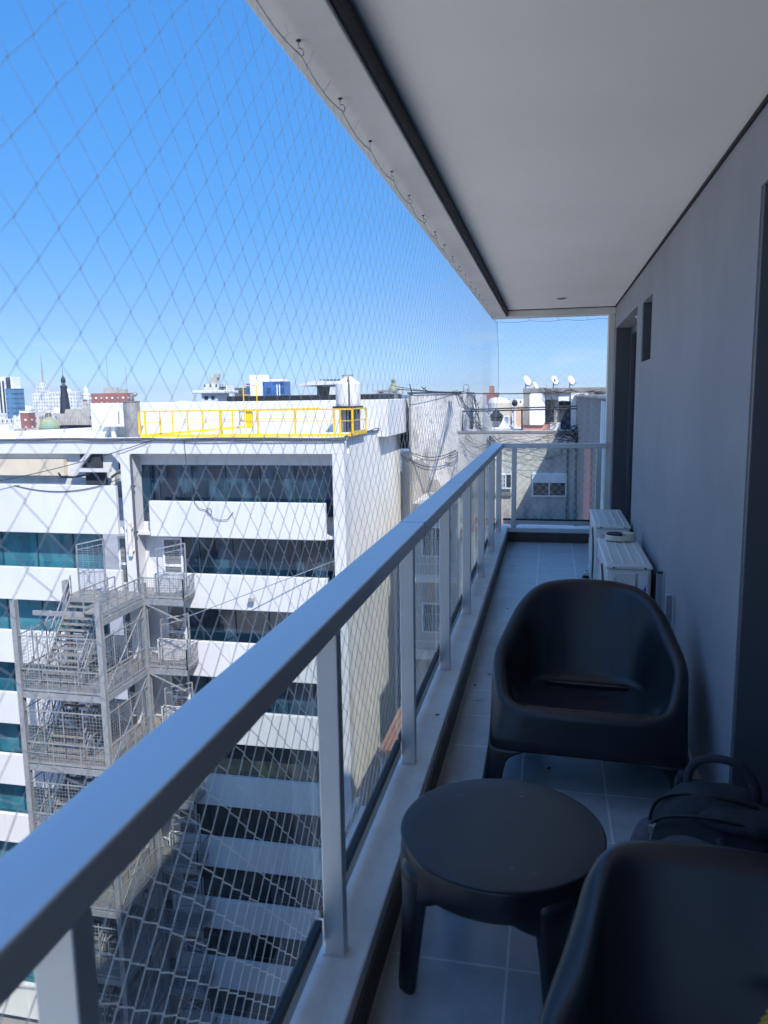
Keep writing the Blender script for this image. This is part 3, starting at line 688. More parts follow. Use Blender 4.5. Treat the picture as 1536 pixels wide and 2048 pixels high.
# ---- backpack
bp_ = empty("backpack", "dark cloth backpack with a top loop handle slumped on the floor against the wall", "backpack", (0.535, 2.46, 0), R(-14))
bp_.scale = (1.08, 1.08, 1.10)
def blob(name, c, h, m, par, e=2.6, nu=36, nv=20, sag=0.0, wr=0.008, tilt=0):
    vs = []; cx, cy, cz = c; hx, hy, hz = h
    for j in range(nv + 1):
        ph = -math.pi / 2 + math.pi * j / nv
        for i in range(nu):
            th = 2 * math.pi * i / nu
            def sg(v, p): return math.copysign(abs(v) ** p, v)
            x = sg(math.cos(ph), 2 / e) * sg(math.cos(th), 2 / e); y = sg(math.cos(ph), 2 / e) * sg(math.sin(th), 2 / e); z = sg(math.sin(ph), 2 / e)
            k = 1 - sag * max(0, z)
            p = Vector((x * hx * k, y * hy * k + tilt * (z + 1), z * hz))
            nn = noise.noise(p * 9 + Vector(c) * 3) + .5 * noise.noise(p * 21)
            p *= 1 + wr * nn / max(.05, p.length)
            vs.append((cx + p.x, cy + p.y, cz + p.z))
    fs = []
    for j in range(nv):
        for i in range(nu): fs.append((j * nu + i, j * nu + (i + 1) % nu, (j + 1) * nu + (i + 1) % nu, (j + 1) * nu + i))
    return MB().add(vs, fs).build(name, m, par, smooth=True)
body = blob("body", (0, 0, .185), (.185, .135, .185), M['cloth'], bp_, e=3.2, sag=.22, wr=.012)
blob("front_pocket", (-.035, -.125, .145), (.135, .055, .115), M['cloth2'], bp_, e=3.0, sag=.15, wr=.010)
blob("side_pocket", (-.185, -.02, .12), (.045, .09, .105), M['cloth2'], bp_, e=2.8, wr=.010)
hn = catmull([(-.075, .02, .335), (-.078, .02, .385), (-.055, .018, .430), (0, .016, .450), (.06, .016, .440), (.100, .018, .395), (.108, .02, .330)], 6, False)
MB().tube(hn, .0125, 8).build("handle", M['cloth'], bp_, smooth=True)
z1_ = catmull([(-.175, -.03, .14), (-.172, -.06, .22), (-.150, -.10, .285), (-.09, -.128, .325), (.0, -.130, .338), (.09, -.118, .328), (.15, -.08, .28), (.17, -.05, .2)], 6, False)
MB().tube(z1_, .0055, 6).build("zip", M['gasket'], bp_, smooth=True)
z2_ = catmull([(-.185, .02, .12), (-.184, .01, .21), (-.160, -.02, .30), (-.10, -.05, .352), (.0, -.055, .366), (.1, -.04, .352), (.16, -.01, .30)], 6, False)
MB().tube(z2_, .006, 6).build("zip", M['gasket'], bp_, smooth=True)
z3_ = catmull([(-.135, -.165, .12), (-.125, -.178, .18), (-.09, -.182, .232), (-.02, -.180, .250), (.05, -.172, .238), (.08, -.165, .18)], 6, False)
MB().tube(z3_, .0045, 6).build("zip", M['gasket'], bp_, smooth=True)
MB().tube([(-.152, -.116, .280), (-.160, -.126, .255), (-.163, -.134, .220)], .0045, 6).box(-.168, -.156, -.142, -.132, .262, .284).build("zip_pull", M['zip'], bp_)
MB().tube([(.02, -.16, .30), (.06, -.175, .22), (.09, -.17, .12), (.10, -.15, .02)], .012, 6).build("compression_strap", M['cloth'], bp_, smooth=True)
blob("flap", (.06, -.05, .315), (.11, .085, .035), M['cloth'], bp_, e=2.4, wr=.012)
for sx in (-.10, .10):
    MB().tube([(sx, .10, .34), (sx * 1.1, .155, .30), (sx * 1.2, .165, .18), (sx * 1.3, .13, .05)], .017, 8).build("shoulder_strap", M['cloth'], bp_, smooth=True)

# ---- yellow rope ends on the near chair
yr = MB()
cpt = at(1530, 2040, 1.30)
for k in range(3):
    p = Vector(cpt) + Vector((.012 * k - .004, .015 * k - .005, .004 * k - .006))
    yr.tube([p + Vector((-.012, -.004, -.006)), p + Vector((.006, 0, .003)), p + Vector((.03, .004, .0)), p + Vector((.06, .004, -.012)), p + Vector((.09, .02, -.05)), p + Vector((.10, .03, -.12))], [.004, .008, .0085, .0085, .008, .007], 8)
tag(yr.build("yellow_rope", M['yellow_rope'], smooth=True), "twisted yellow rope end lying over the near chair", "rope")

# ---- air conditioner outdoor units
def make_ac(label, loc):
    t = empty("air_conditioner", label, "air conditioner", loc, 0, "outdoor air conditioner units by the wall")
    W, L, Z0, Z1 = .27, .93, .055, .612
    MB().box(0.004, W - .004, .004, L - .004, Z0, Z1 - .030).build("casing", M['ac'], t, bevel=.012, seg=3)
    tp = MB().box(-.004, W + .004, -.004, L + .004, Z1 - .029, Z1 - .004).build("top_panel", M['ac'], t, bevel=.010, seg=3)
    for k in range(4):
        x = .040 + k * .062
        MB().box(x, x + .014, .06, L - .06, Z1 - .0045, Z1 + .002).build("rib", M['ac'], tp, bevel=.0018)
    for x in (.045, W - .04):
        MB().lathe((0, 0, 0), [(.0, .0), (.006, .0), (.005, .003), (0, .0035)], 10).build("screw", M['gasket'], tp).matrix_basis = Matrix.Translation((x, -.0045, Z1 - .018)) @ Matrix.Rotation(R(90), 4, 'X')
    cv = MB().box(.022, W * .66, -.010, .0035, .10, Z1 - .05).build("side_cover", M['ac'], t, bevel=.006, seg=3)
    MB().box(.055, W * .66 - .025, -.013, -.0102, .33, .41).build("hand_grip", M['ac_dark'], cv, bevel=.002)
    MB().box(.035, .050, -.020, -.0102, .13, Z1 - .075).build("cover_edge", M['ac'], cv, bevel=.004)
    MB().box(W * .66 - .018, W * .66 - .006, -.018, -.0102, .13, Z1 - .09).build("cover_edge", M['ac'], cv, bevel=.004)
    bk = MB().box(W * .69, W - .018, -.006, .0035, .10, Z1 - .045).build("valve_panel", M['ac'], t, bevel=.004)
    lb = MB().box(W * .715, W - .030, -.0072, -.0061, .28, Z1 - .065).build("sticker", M['label_white'], bk)
    MB().prism([(W * .72, .415), (W - .033, .415), (W - .033, .492)], -.0082, -.0073, 'y').build("blue_triangle", M['label_blue'], lb)
    st = MB()
    for k in range(5): st.box(W * .72 + k * .0095, W * .72 + k * .0095 + .005, -.0082, -.0073, .29, .408)
    st.build("blue_lines", M['label_blue'], lb)
    # fan side, facing the railing
    gr = MB()
    for k in range(17):
        r_ = .03 + k * .0125
        pts = [(-.012, .40 + r_ * math.cos(a), .30 + r_ * math.sin(a)) for a in [2 * math.pi * q / 40 for q in range(41)]]
        gr.tube(pts, .0018, 4, caps=False)
    for q in range(8):
        a = math.pi * q / 8; gr.tube([(-.013, .40 - .235 * math.cos(a), .30 - .235 * math.sin(a)), (-.013, .40 + .235 * math.cos(a), .30 + .235 * math.sin(a))], .0022, 4)
    gr.build("fan_grille", M['ac'], t)
    pts = []
    MB().prism([(.40 + .23 * math.cos(2 * math.pi * q / 40), .30 + .23 * math.sin(2 * math.pi * q / 40)) for q in range(40)], .0005, .0038, 'x').build("fan_opening", M['ac_dark'], t)
    MB().box(-.006, .0035, .02, L - .02, Z0 + .01, Z0 + .05).build("front_ledge", M['ac'], t, bevel=.004)
    MB().box(-.0022, .0038, .70, .84, .34, .48).build("front_sticker", M['label_pink'], t)
    for k in range(9): pass
    sl_ = MB()
    for k in range(12): sl_.box(-.004, .0036, L - .16, L - .04, .14 + k * .018, .148 + k * .018)
    sl_.build("side_louvres", M['ac'], t)
    for y in (.16, L - .16):
        f = MB().box(-.045, W + .03, y - .03, y + .03, .024, .054).build("foot", M['ac'], t, bevel=.004)
        for x in (-.028, W + .01):
            MB().lathe((x, y, 0), [(.034, .0), (.034, .008), (.024, .010), (.022, .0235)], 16).build("rubber_pad", M['gasket'], f)
            MB().lathe((x, y, .054), [(.008, 0), (.008, .018), (.0, .019)], 8).build("bolt", M['zip'], f)
    return t
ac1 = make_ac("nearer beige air conditioner outdoor unit with a dish on its top", (.352, 4.82, 0))
ac2 = copy_tree(ac1); ac2.location = (.366, 6.30, 0)
ac2["label"] = "farther beige air conditioner outdoor unit with a bare ribbed top"

tr = empty("plastic_dish", "beige oval plastic dish with dark pad lying on the nearer air conditioner", "dish", (.505, 5.66, .615), R(-14))
def oval(rx, ry, n=36, egg=.25): return [(rx * math.cos(2 * math.pi * k / n) * 1.0, ry * math.sin(2 * math.pi * k / n) * (1 - egg * math.cos(2 * math.pi * k / n))) for k in range(n)]
def wall_ring(z0, z1, rx, ry, th, n=36):
    A, B = oval(rx, ry, n), oval(rx - th, ry - th, n); vs = []
    for P_, z in ((A, z0), (A, z1), (B, z1), (B, z0 + .006)): vs += [(p[0], p[1], z) for p in P_]
    fs = []
    for i in range(3):
        for k in range(n): fs.append((i * n + k, i * n + (k + 1) % n, (i + 1) * n + (k + 1) % n, (i + 1) * n + k))
    fs.append(tuple(range(n - 1, -1, -1))); fs.append(tuple(3 * n + k for k in range(n)))
    return MB().add(vs, fs)
wall_ring(.002, .040, .105, .085, .006).build("rim", M['tray'], tr, bevel=.002)
MB().prism([(-.095, -.03), (-.02, -.070), (.015, -.02), (.0, .055), (-.05, .065), (-.095, .03)], .030, .046, 'z').build("pad", M['tray_dark'], tr, bevel=.003)
MB().lathe((.055, .030, .010), [(.040, 0), (.040, .036), (.034, .040), (.0, .041)], 20).build("knob", M['tray'], tr, bevel=.002)

# ---- two metal bars by the wall, behind the nearer unit
def bar_thing(name, label, x, y, z0, z1, cap):
    t = empty(name, label, "bracket", (x, y, 0))
    MB().box(-.016, .016, -.010, .010, z0, z1).build("upright", M['steel'], t, bevel=.002)
    MB().box(-.018, .018, -.012, .012, z1 + .0005, z1 + .010).build("cap", M['gasket'] if cap else M['alu'], t, bevel=.002)
    MB().box(-.012, .04, -.014, .014, .002, .03).build("base", M['steel'], t)
bar_thing("metal_bracket", "dull grey metal bracket bar with dark cap behind the nearer air conditioner", .632, 4.58, .032, .62, True)
bar_thing("metal_bracket", "short pale metal bracket bar by the wall above the far chair's arm", .632, 4.20, .032, .585, False)

# ---- fallen leaves
def leaf(loc, rz, label):
    vs = [(-.011, 0, .002), (-.005, -.007, .006), (.006, -.006, .004), (.011, 0, .005), (.004, .005, .006), (-.005, .007, .003)]
    o = MB().add(vs + [(x, y, z + .0012) for x, y, z in vs], [(0, 1, 2, 3, 4, 5), (11, 10, 9, 8, 7, 6)] + [(i, (i + 1) % 6, (i + 1) % 6 + 6, i + 6) for i in range(6)]).build("dry_leaf", M['leaf'])
    o.location = loc; o.rotation_euler = (0, 0, rz); tag(o, label, "leaf")
leaf((-.334, 4.43, 0), .6, "dark dry leaf on the floor tiles left of the far chair")
leaf((-.40, 4.24, 0), 2.0, "dry leaf close to the skirting left of the far chair")
leaf((-.30, 5.9, 0), 1.2, "dark crumb of dry leaf on the tiles level with the nearer air conditioner")
leaf((-.50, 3.42, .161), .2, "dry leaf on the white kerb by the glass")
leaf((.02, 3.30, 0), .9, "tiny dry leaf on the tile under the far chair")

# ================================================================== the white office building opposite
FY = 33.0; GY = 33.9                                        # front plane and glass plane
ob = empty("office_building", "white office building with bands of blue glass windows and a yellow roof rail", "building", (-18, 36, -33))
IM = Matrix.Translation((18, -36, 33))
def oc(mb, name, m, parent=None, **k):
    o = mb.build(name, m, None, **k)
    if parent: o.parent = parent
    else: o.parent = ob; o.matrix_parent_inverse = IM
    return o
XR = -8.95; XL = -46.0
rz = [(-3.05, -4.75), (-6.53, -8.20), (-9.85, -11.60), (-13.30, -14.96), (-16.67, -18.28), (-20.03, -21.63), (-23.42, -25.05), (-26.75, -28.40), (-30.1, -32.2)]
lz = [(-2.35, -4.72), (-6.50, -8.18), (-9.82, -11.54), (-13.17, -14.88), (-16.60, -18.30), (-20.00, -21.63), (-23.42, -25.05), (-26.75, -28.40), (-30.1, -32.2)]
wl = MB()
wl.box(XL, XR, FY, FY + .55, -.82, -.06)                     # roof band
wl.box(-9.50, XR, FY, FY + .9, -33, -.8201)                  # right pillar
wl.box(-19.95, -19.40, FY - .02, FY + .9, -33, -.8201)       # column between the two halves
wl.box(-19.399, -9.501, GY + .35, GY + .5, -33, -.8201)      # wall behind the glass
oc(wl, "wall", M['office'], bevel=.02)
oc(MB().box(-9.50, XR, FY + .9001, 46.2, -33, -.06).box(-9.3, XR, 46.2, 46.9, -33, -2.9), "side_wall", M['office_side'], bevel=.02)
oc(MB().box(-19.4, -9.51, FY + .5501, 46, -.95, -.42).box(XL, -19.4, 36.0, 46, -.95, -.42).box(-9.9, -9.5, FY + .5501, 46, -.42, -.10), "roof", M['roof_white'])
for k, (a, b) in enumerate(rz):
    oc(MB().box(-18.6, -9.88, FY, FY + .22, b, a), "parapet", M['office'], bevel=.02)
for k, (a, b) in enumerate(lz):
    oc(MB().box(XL, -20.30, FY, FY + .22, b, a), "parapet", M['office'], bevel=.02)
# white soffits/floor slabs behind every parapet
sl = MB()
for (a, b) in rz: sl.box(-19.39, -9.502, FY + .2201, GY + .34, b + .02, b + .16)
for (a, b) in lz: sl.box(XL, -19.96, FY + .2201, GY + .34, b + .02, b + .16)
oc(sl, "floor_slab", M['office'])
# head beam above the top windows
oc(MB().box(-19.39, -9.51, GY - .06, GY + .2, -1.40, -.8202), "head_beam", M['office'])
def window(xa, xb, z0, z1, m, muls, name="window", y=GY):
    o = oc(MB().box(xa, xb, y, y + .05, z0, z1), name, m)
    f = MB()
    for x in muls: f.box(x - .03, x + .03, y - .05, y - .001, z0, z1)
    f.box(xa, xb, y - .04, y - .0012, z0, z0 + .06).box(xa, xb, y - .04, y - .0012, z1 - .06, z1)
    f.box(xa, xb, y - .03, y - .0015, z0 + .42, z0 + .45)
    f.build("frame", M['mullion'], o)
    return o
tops = [-1.40, -4.73, -8.18, -11.58, -14.94, -18.26, -21.61, -25.03, -28.38]
for k in range(9):
    zt = tops[k]; zb = (rz[k][0] if k == 0 else rz[k][0]) - .75
    xa = -19.38 if k == 0 else -17.45
    window(xa, -9.52, zb, zt, M['office_glass'] if k < 4 else M['office_glass_dark'], [xa + .9 + j * 1.72 for j in range(5 if k else 6)])
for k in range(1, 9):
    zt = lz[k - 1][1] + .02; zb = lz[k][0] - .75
    window(XL, -21.75, zb, zt, M['office_glass_sky'], [-23.4 - j * 2.05 for j in range(9)])
# doors to the fire escape, two on each floor, with the white wall between them
for k in range(1, 9):
    fz = -7.45 - 3.375 * (k - 1); zt = fz + 2.65
    oc(MB().box(-20.5, -17.46, GY - .02, GY + .12, fz - .7, zt + .6), "bay_wall", M['office'])
    for xd in (-20.85, -18.45):
        d = oc(MB().box(xd, xd + .10, GY - .12, GY - .03, fz, fz + 2.5).box(xd + .95, xd + 1.05, GY - .12, GY - .03, fz, fz + 2.5)
               .box(xd + .1001, xd + .9499, GY - .12, GY - .03, fz + 2.4, fz + 2.5).box(xd + .1001, xd + .9499, GY - .12, GY - .03, fz + 1.05, fz + 1.18)
               .box(xd + .1001, xd + .9499, GY - .12, GY - .03, fz, fz + .16), "door", M['door_white'], bevel=.008)
        MB().box(xd + .1002, xd + .9498, GY - .085, GY - .06, fz + .161, fz + 1.049).box(xd + .1002, xd + .9498, GY - .085, GY - .06, fz + 1.181, fz + 2.399).build("grille_panel", M['grille'], d)
# open machine room at the top left
mr = MB().box(XL, -20.1, 36.4, 36.6, -4.6, -.95).box(-20.3, -20.1, 34.0, 36.39, -4.6, -.9)
oc(mr, "machine_room_wall", M['roof_white'])
oc(MB().box(XL, -25.1, 36.05, 36.38, -2.2, -1.35), "machine_room_panel", M['cream_wall'])
oc(MB().box(-24.2, -23.0, 36.2, 36.39, -1.75, -.96).box(-23.95, -22.8, 36.2, 36.39, -4.0, -2.02).box(-22.0, -20.4, 36.2, 36.39, -3.2, -1.15), "machine_room_opening", M['void'])
oc(MB().prism([(-24.35, -1.72), (-24.05, -1.72), (-23.35, -1.0), (-23.65, -1.0)], 35.9, 36.1, 'y').prism([(-22.2, -1.0), (-21.95, -1.0), (-21.3, -1.72), (-21.55, -1.72)], 35.9, 36.1, 'y').box(-24.6, -22.3, 35.85, 36.02, -1.98, -1.80), "machine_room_brace", M['office'])
mc = MB().lathe((-21.4, 35.6, -3.2), [(0, .0), (.42, .0), (.42, 1.0), (.32, 1.15), (0, 1.2)], 16).tube([(-22.0, 35.5, -2.2), (-21.2, 35.4, -1.7), (-20.6, 35.5, -1.9)], .07, 6).tube([(-21.8, 35.4, -2.6), (-20.7, 35.3, -2.35)], .05, 6)
oc(mc, "machine", M['metal_grey'], smooth=True)
oc(MB().tube([(-24.7, 35.0, -1.95), (-24.5, 34.9, -2.15), (-23.8, 34.9, -2.15), (-22.9, 34.9, -2.0)], .06, 6), "machine_pipe", M['cable_blue'])
# penthouse, its ledge, low back wall and roof edge
PY = 40.0
a, b = at(180, 806, PY), at(775, 811, PY)
oc(MB().box(a.x, b.x, PY, PY + 7, -.42, a.z - .03), "penthouse", M['roof_white'], bevel=.03)
c1, c2 = at(455, 800, PY + .5), at(800, 800, PY + .5)
oc(MB().box(c1.x, c2.x - 1.2, PY + .4, PY + 7.2, a.z - .029, a.z + .26), "penthouse_roof_edge", M['black'])
l1, l2 = at(190, 850, 38.6), at(262, 850, 38.6)
oc(MB().box(l1.x, l2.x, 38.5, 39.99, l1.z - .10, l1.z + .02).prism([(l1.x + .1, -.42), (l1.x + .4, -.42), (l1.x + .75, l1.z - .1), (l1.x + .5, l1.z - .1)], 38.7, 38.95, 'y').box(l2.x - 1.3, l2.x - 1.1, 38.7, 38.9, -.42, l1.z - .1), "roof_ledge", M['roof_white'], bevel=.02)
oc(MB().box(a.x - .6, a.x - .01, 40.2, 42, -.42, -.05).bar((-33.0, 35.6, -.42), (a.x - .02, 41.8, -.22), .4, .75), "back_parapet", M['roof_white'], bevel=.03)
oc(MB().box(-13.2, -9.7, 36.5, 37.5, -.42, -.05).box(-18.4, -13.4, 37.0, 37.7, -.42, -.12), "roof_kerb", M['roof_white'], bevel=.04)
# grey shaft at the far end of the roof
s1, s2 = at(776, 812, 44), at(797, 812, 44)
oc(MB().box(s1.x, s2.x, 44, 46, -.42, s1.z + .25), "roof_shaft", M['concrete'])
oc(MB().box(s1.x + .08, s1.x + .35, 43.96, 43.999, .55, 1.0), "shaft_opening", M['void'])
s3, s4 = at(797, 850, 46), at(816, 898, 46)
oc(MB().box(s3.x - .1, s4.x + .05, 46.25, 46.35, s4.z, s3.z), "side_opening", M['void'])
oc(MB().lathe((at(769, 847, 42).x, 42, -.1), [(.0, -.3), (.55, -.3), (.55, 0), (.62, .02), (.62, .12), (0, .14)], 16), "roof_vent", M['roof_white'])
# cable along the roof edge
def sagline(p, q, sag, n=14, jit=.0):
    p = Vector(p); q = Vector(q); o_ = []
    for k in range(n + 1):
        t = k / n; v = p.lerp(q, t); v.z -= sag * 4 * t * (1 - t); v.z += rng.uniform(-jit, jit); v.y += rng.uniform(-jit, jit); o_.append(v)
    return o_
cb = MB()
for k in range(3):
    cb.tube([(XL + j * 1.2, FY - .04 - .03 * k, -.10 - .035 * k + rng.uniform(-.03, .03)) for j in range(32)] + [(XR + .05, FY - .03, -.05 - .02 * k)] + [(XR + .06, FY + .6 + j * 1.1, .02 - .04 * k + rng.uniform(-.05, .05)) for j in range(13)], .028, 5)
tag(cb.build("roof_cable", M['cable_blue']), "dark cables running along the white roof edge below the yellow rail", "cable")
cb = MB()
cb.tube(sagline((-18.0, FY - .05, -.12), (-34, FY - .6, -3.0), .5, 20), .018, 5)
cb.tube(sagline((-25.8, FY - .03, -2.36), (-20.0, FY - .05, -2.0), .45, 12), .018, 5)
tag(cb.build("hanging_cable", M['cable']), "thin cable sagging from the roof edge across the open machine room", "cable")
cb = MB()
cb.tube([(-16.6, FY - .04, -.1), (-16.55, FY - .05, -.9), (-16.5, FY - .06, -2.0), (-16.2, FY - .05, -3.1)] , .014, 4)
cb.tube([(-16.2, FY - .05, -3.1), (-16.0, FY - .06, -3.35), (-15.6, FY - .05, -3.45), (-15.3, FY - .06, -3.8), (-15.0, FY - .05, -3.9), (-14.6, FY - .06, -3.86), (-14.3, FY - .05, -3.5)], .014, 4)
cb.tube([(-15.5 + .12 * math.cos(t), FY - .05, -3.5 + .16 * math.sin(t)) for t in [k * .6 for k in range(12)]], .012, 4)
tag(cb.build("loose_wire", M['cable']), "loose black wire looping over the top white parapet", "wire")
# drain pipe and the white tube lamp on the column
cb = MB().tube([(-19.32, FY - .10, -.85), (-19.32, FY - .10, -4.5), (-19.30, FY - .10, -7.4)], .06, 8).box(-19.42, -19.22, FY - .12, FY - .019, -2.4, -2.3).box(-19.42, -19.22, FY - .12, FY - .019, -4.6, -4.5)
tag(cb.build("drain_pipe", M['cable_blue']), "grey drain pipe running down beside the white column", "pipe")
lp = empty("tube_lamp", "long cream weatherproof lamp fixed upright on the white column", "lamp", (-19.62, FY - .12, -4.9))
MB().box(-.10, .10, -.08, .06, -.85, .85).build("housing", M['tank'], lp, bevel=.04)
MB().box(-.16, .16, -.03, .09, .5, .58).box(-.16, .16, -.03, .09, -.6, -.52).build("clamp", M['tank'], lp)
# small floodlight on a parapet
fl = empty("floodlight", "small grey floodlight bracket on the third white parapet", "floodlight", (at(506, 1198, FY).x, FY - .1, at(506, 1198, FY).z))
MB().box(-.14, .14, -.16, -.04, -.08, .10).build("lamp_head", M['metal_grey'], fl, bevel=.02)
MB().box(-.03, .03, -.05, .10, -.05, .03).build("bracket", M['steel'], fl)

# ---- yellow roof railing
yl = empty("roof_railing", "bright yellow safety railing along the edge of the white office roof", "railing", (-13.5, FY + .6, -.06))
def yc(mb, name, **k):
    o = mb.build(name, M['yellow'], None, **k); o.parent = yl; o.matrix_parent_inverse = Matrix.Translation((13.5, -FY - .6, .06)); return o
y0 = FY + .45; xa = at(278, 820, y0).x; xb = -8.75
yc(MB().bar((xa, y0, 1.16), (xb, y0, 1.16), .07), "top_rail"); yc(MB().bar((xa, y0, .64), (xb, y0, .64), .035), "middle_rail")
yc(MB().box(xa, xb, y0 - .03, y0 + .03, -.055, .075), "kick_board")
for u in (278, 290, 440, 515, 590, 668, 680, 705):
    x = at(u, 840, y0).x; yc(MB().box(x - .045, x + .045, y0 - .028, y0 + .028, .0751, 1.125), "post")
yc(MB().bar((xb, y0, 1.16), (xb, y0 + 3, 1.16), .07).bar((xb, y0, .64), (xb, y0 + 3, .64), .035).bar((xb, y0, .05), (xb, y0 + 3, .05), .05, .2), "side_rail")
yc(MB().box(xb - .04, xb + .04, y0 + 2.95, y0 + 3.03, -.06, 1.16), "post")
# the inner run, with the tilted gangway and the post with a plate
y1 = y0 + 3.2; xi = at(470, 830, y1).x
yc(MB().bar((xa + .6, y1, 1.10), (xi + 4.5, y1, 1.18), .05).bar((xa + .6, y1, .66), (xi + 4.5, y1, .70), .035), "inner_rail")
for u in (320, 345, 375, 405, 443, 465):
    x = at(u, 840, y1).x; yc(MB().box(x - .035, x + .035, y1 - .025, y1 + .025, -.40, 1.09), "inner_post")
yc(MB().bar((xa + .2, y0 + .5, .02), (xi + .2, y1 + .6, .26), .18, .10), "gangway_beam")
x = at(496, 830, y1).x; yc(MB().box(x - .16, x + .16, y1 + .1, y1 + .16, .20, 1.15), "plate")
g0 = at(487, 790, 39); yc(MB().bar((g0.x, 39, .2), (g0.x, 39, g0.z + .5), .04).bar((g0.x + .75, 39, .2), (g0.x + .75, 39, g0.z + .5), .04).bar((g0.x, 39, g0.z + .5), (g0.x + .75, 39, g0.z + .5), .04).bar((g0.x, 39, g0.z), (g0.x + .75, 39, g0.z), .035), "ladder_hoop")

# ---- chimney, water tank, shelter, small stuff on the roof
ch = empty("flue", "rusty metal flue with a bent pipe standing at the end of the yellow rail", "chimney", (at(264, 830, 35.0).x, 35.0, -.42))
hz = at(264, 802, 35.0).z + .42
MB().lathe((0, 0, 0), [(.40, 0), (.40, hz - .05), (.44, hz - .03), (.44, hz)], 20).build("drum", M['metal_grey'], ch, smooth=False)
MB().tube([(.0, 0, hz), (.02, 0, hz + .18), (.08, 0, hz + .28), (.22, 0, hz + .30), (.30, 0, hz + .38)], .10, 8).build("bent_pipe", M['metal_grey'], ch, smooth=True)
tx = at(696, 780, 38); t0 = at(696, 812, 38); t1 = at(696, 768, 38); t2 = at(696, 757, 38); rr = (at(720, 780, 38).x - at(672, 780, 38).x) / 2
tk = empty("water_tank", "big cream round water tank on a stand behind the yellow rail", "water tank", (tx.x, 38, -.42))
z0 = t0.z + .42; z1 = t1.z + .42; z2 = t2.z + .42
MB().lathe((0, 0, 0), [(rr * .97, z0), (rr, z0 + .1), (rr, z1), (rr * .97, z1 + .05), (rr * .45, z2), (rr * .45, z2 + .12), (0, z2 + .14)], 32).build("tank", M['tank'], tk, smooth=False)
MB().lathe((0, 0, 0), [(rr * .47, z2 + .12), (rr * .47, z2 + .17), (0, z2 + .2)], 24).build("lid", M['metal_grey'], tk)
MB().tube([(rr * .35, -rr * 1.0, z0 - .2), (rr * .35, -rr * .99, z1 - .1), (rr * .25, -rr * .75, z1 + .35), (rr * .15, -rr * .8, z1 + .1)], .04, 6).build("pipe", M['cable_blue'], tk)
MB().box(-rr * 1.05, rr * 1.0, -rr, rr, z0 - .10, z0 - .001).build("platform", M['black'], tk)
MB().box(-rr * 1.0, -rr * .45, -rr * .9, rr, 0, z0 - .101).build("stand_wall", M['roof_white'], tk)
mbk = MB()
for k in range(4): mbk.bar((-rr * .2 + k * rr * .36, -rr * .8, 0), (-rr * .2 + k * rr * .36, -rr * .8, z0 - .1), .06)
mbk.box(-rr * .3, rr * .9, rr * .2, rr * .3, 0, z0 - .101)
mbk.build("stand_frame", M['cable_blue'], tk)
sh = empty("roof_shelter", "open white rooftop shelter with slanting sides beside the water tank", "shelter", (at(640, 790, 43).x, 43, 1.2))
q = [at(u, v, 43) for u, v in ((602, 772), (612, 798), (655, 798), (672, 772), (672, 764))]
ox = at(640, 790, 43).x
zt_ = q[0].z - 1.2
MB().prism([(q[0].x - ox, zt_), (q[3].x - ox + .3, zt_ + .05), (q[3].x - ox + .3, zt_ + .22), (q[0].x - ox + 1.1, zt_ + .30), (q[0].x - ox, zt_ + .08)], -.4, 2.6, 'y').build("roof", M['roof_white'], sh)
MB().box(q[1].x - ox, q[3].x - ox + .2, 2.2, 2.4, -.6, zt_ - .001).build("back_wall", M['cream_wall'], sh)
MB().prism([(q[2].x - ox, -.6), (q[3].x - ox + .3, -.6), (q[3].x - ox + .3, zt_ - .001), (q[3].x - ox - .25, zt_ - .001)], -.3, 2.19, 'y').build("side_wall", M['roof_white'], sh)
MB().box(q[1].x - ox + .9, q[1].x - ox + 1.15, 2.15, 2.199, -.1, .2).build("hatch", M['void'], sh)
wm = MB()
for k in range(9): wm.lathe((q[0].x - ox + 1.0 + k * .22, .6, zt_ + .28), [(.08, 0), (.10, .06), (0, .09)], 8)
wm.build("roof_tiles", M['black'], sh)
an = MB()
pa = at(735, 860, 38.2)
tag(MB().bar((at(237, 838, 38.9).x, 38.9, -.0), (at(237, 823, 38.9).x, 38.9, at(237, 823, 38.9).z), .06).bar((at(233, 841, 38.9).x, 38.9, .02), (at(243, 841, 38.9).x, 38.9, .02), .10).build("roof_bracket", M['steel']), "small grey bracket standing on the white roof ledge", "bracket")
bx = at(585, 800, 41)
t = empty("roof_machinery", "low grey machinery boxes under the open white shelter", "machinery", (bx.x, 41, bx.z - .3))
MB().box(-1.6, .6, 0, 1.2, 0, .34).build("housing", M['cable_blue'], t, bevel=.04); MB().box(-.2, 1.6, -.2, .9, 0, .22).build("duct", M['metal_grey'], t, bevel=.03)
t = empty("rooftop_fan", "square dark ventilator on a white cap at the corner of the office roof", "ventilator", (at(773, 790, 44.6).x, 45.2, at(773, 800, 44.6).z))
MB().box(-.75, .95, -.4, .8, -.25, .0).build("cap", M['roof_white'], t, bevel=.05)
f = MB()
for k in range(4): f.box(-.62, .45, -.3, .6, .05 + k * .14, .12 + k * .14)
f.box(-.55, -.45, -.25, .55, .0, .58).box(.3, .4, -.25, .55, .0, .58)
f.build("louvre", M['metal_grey'], t)

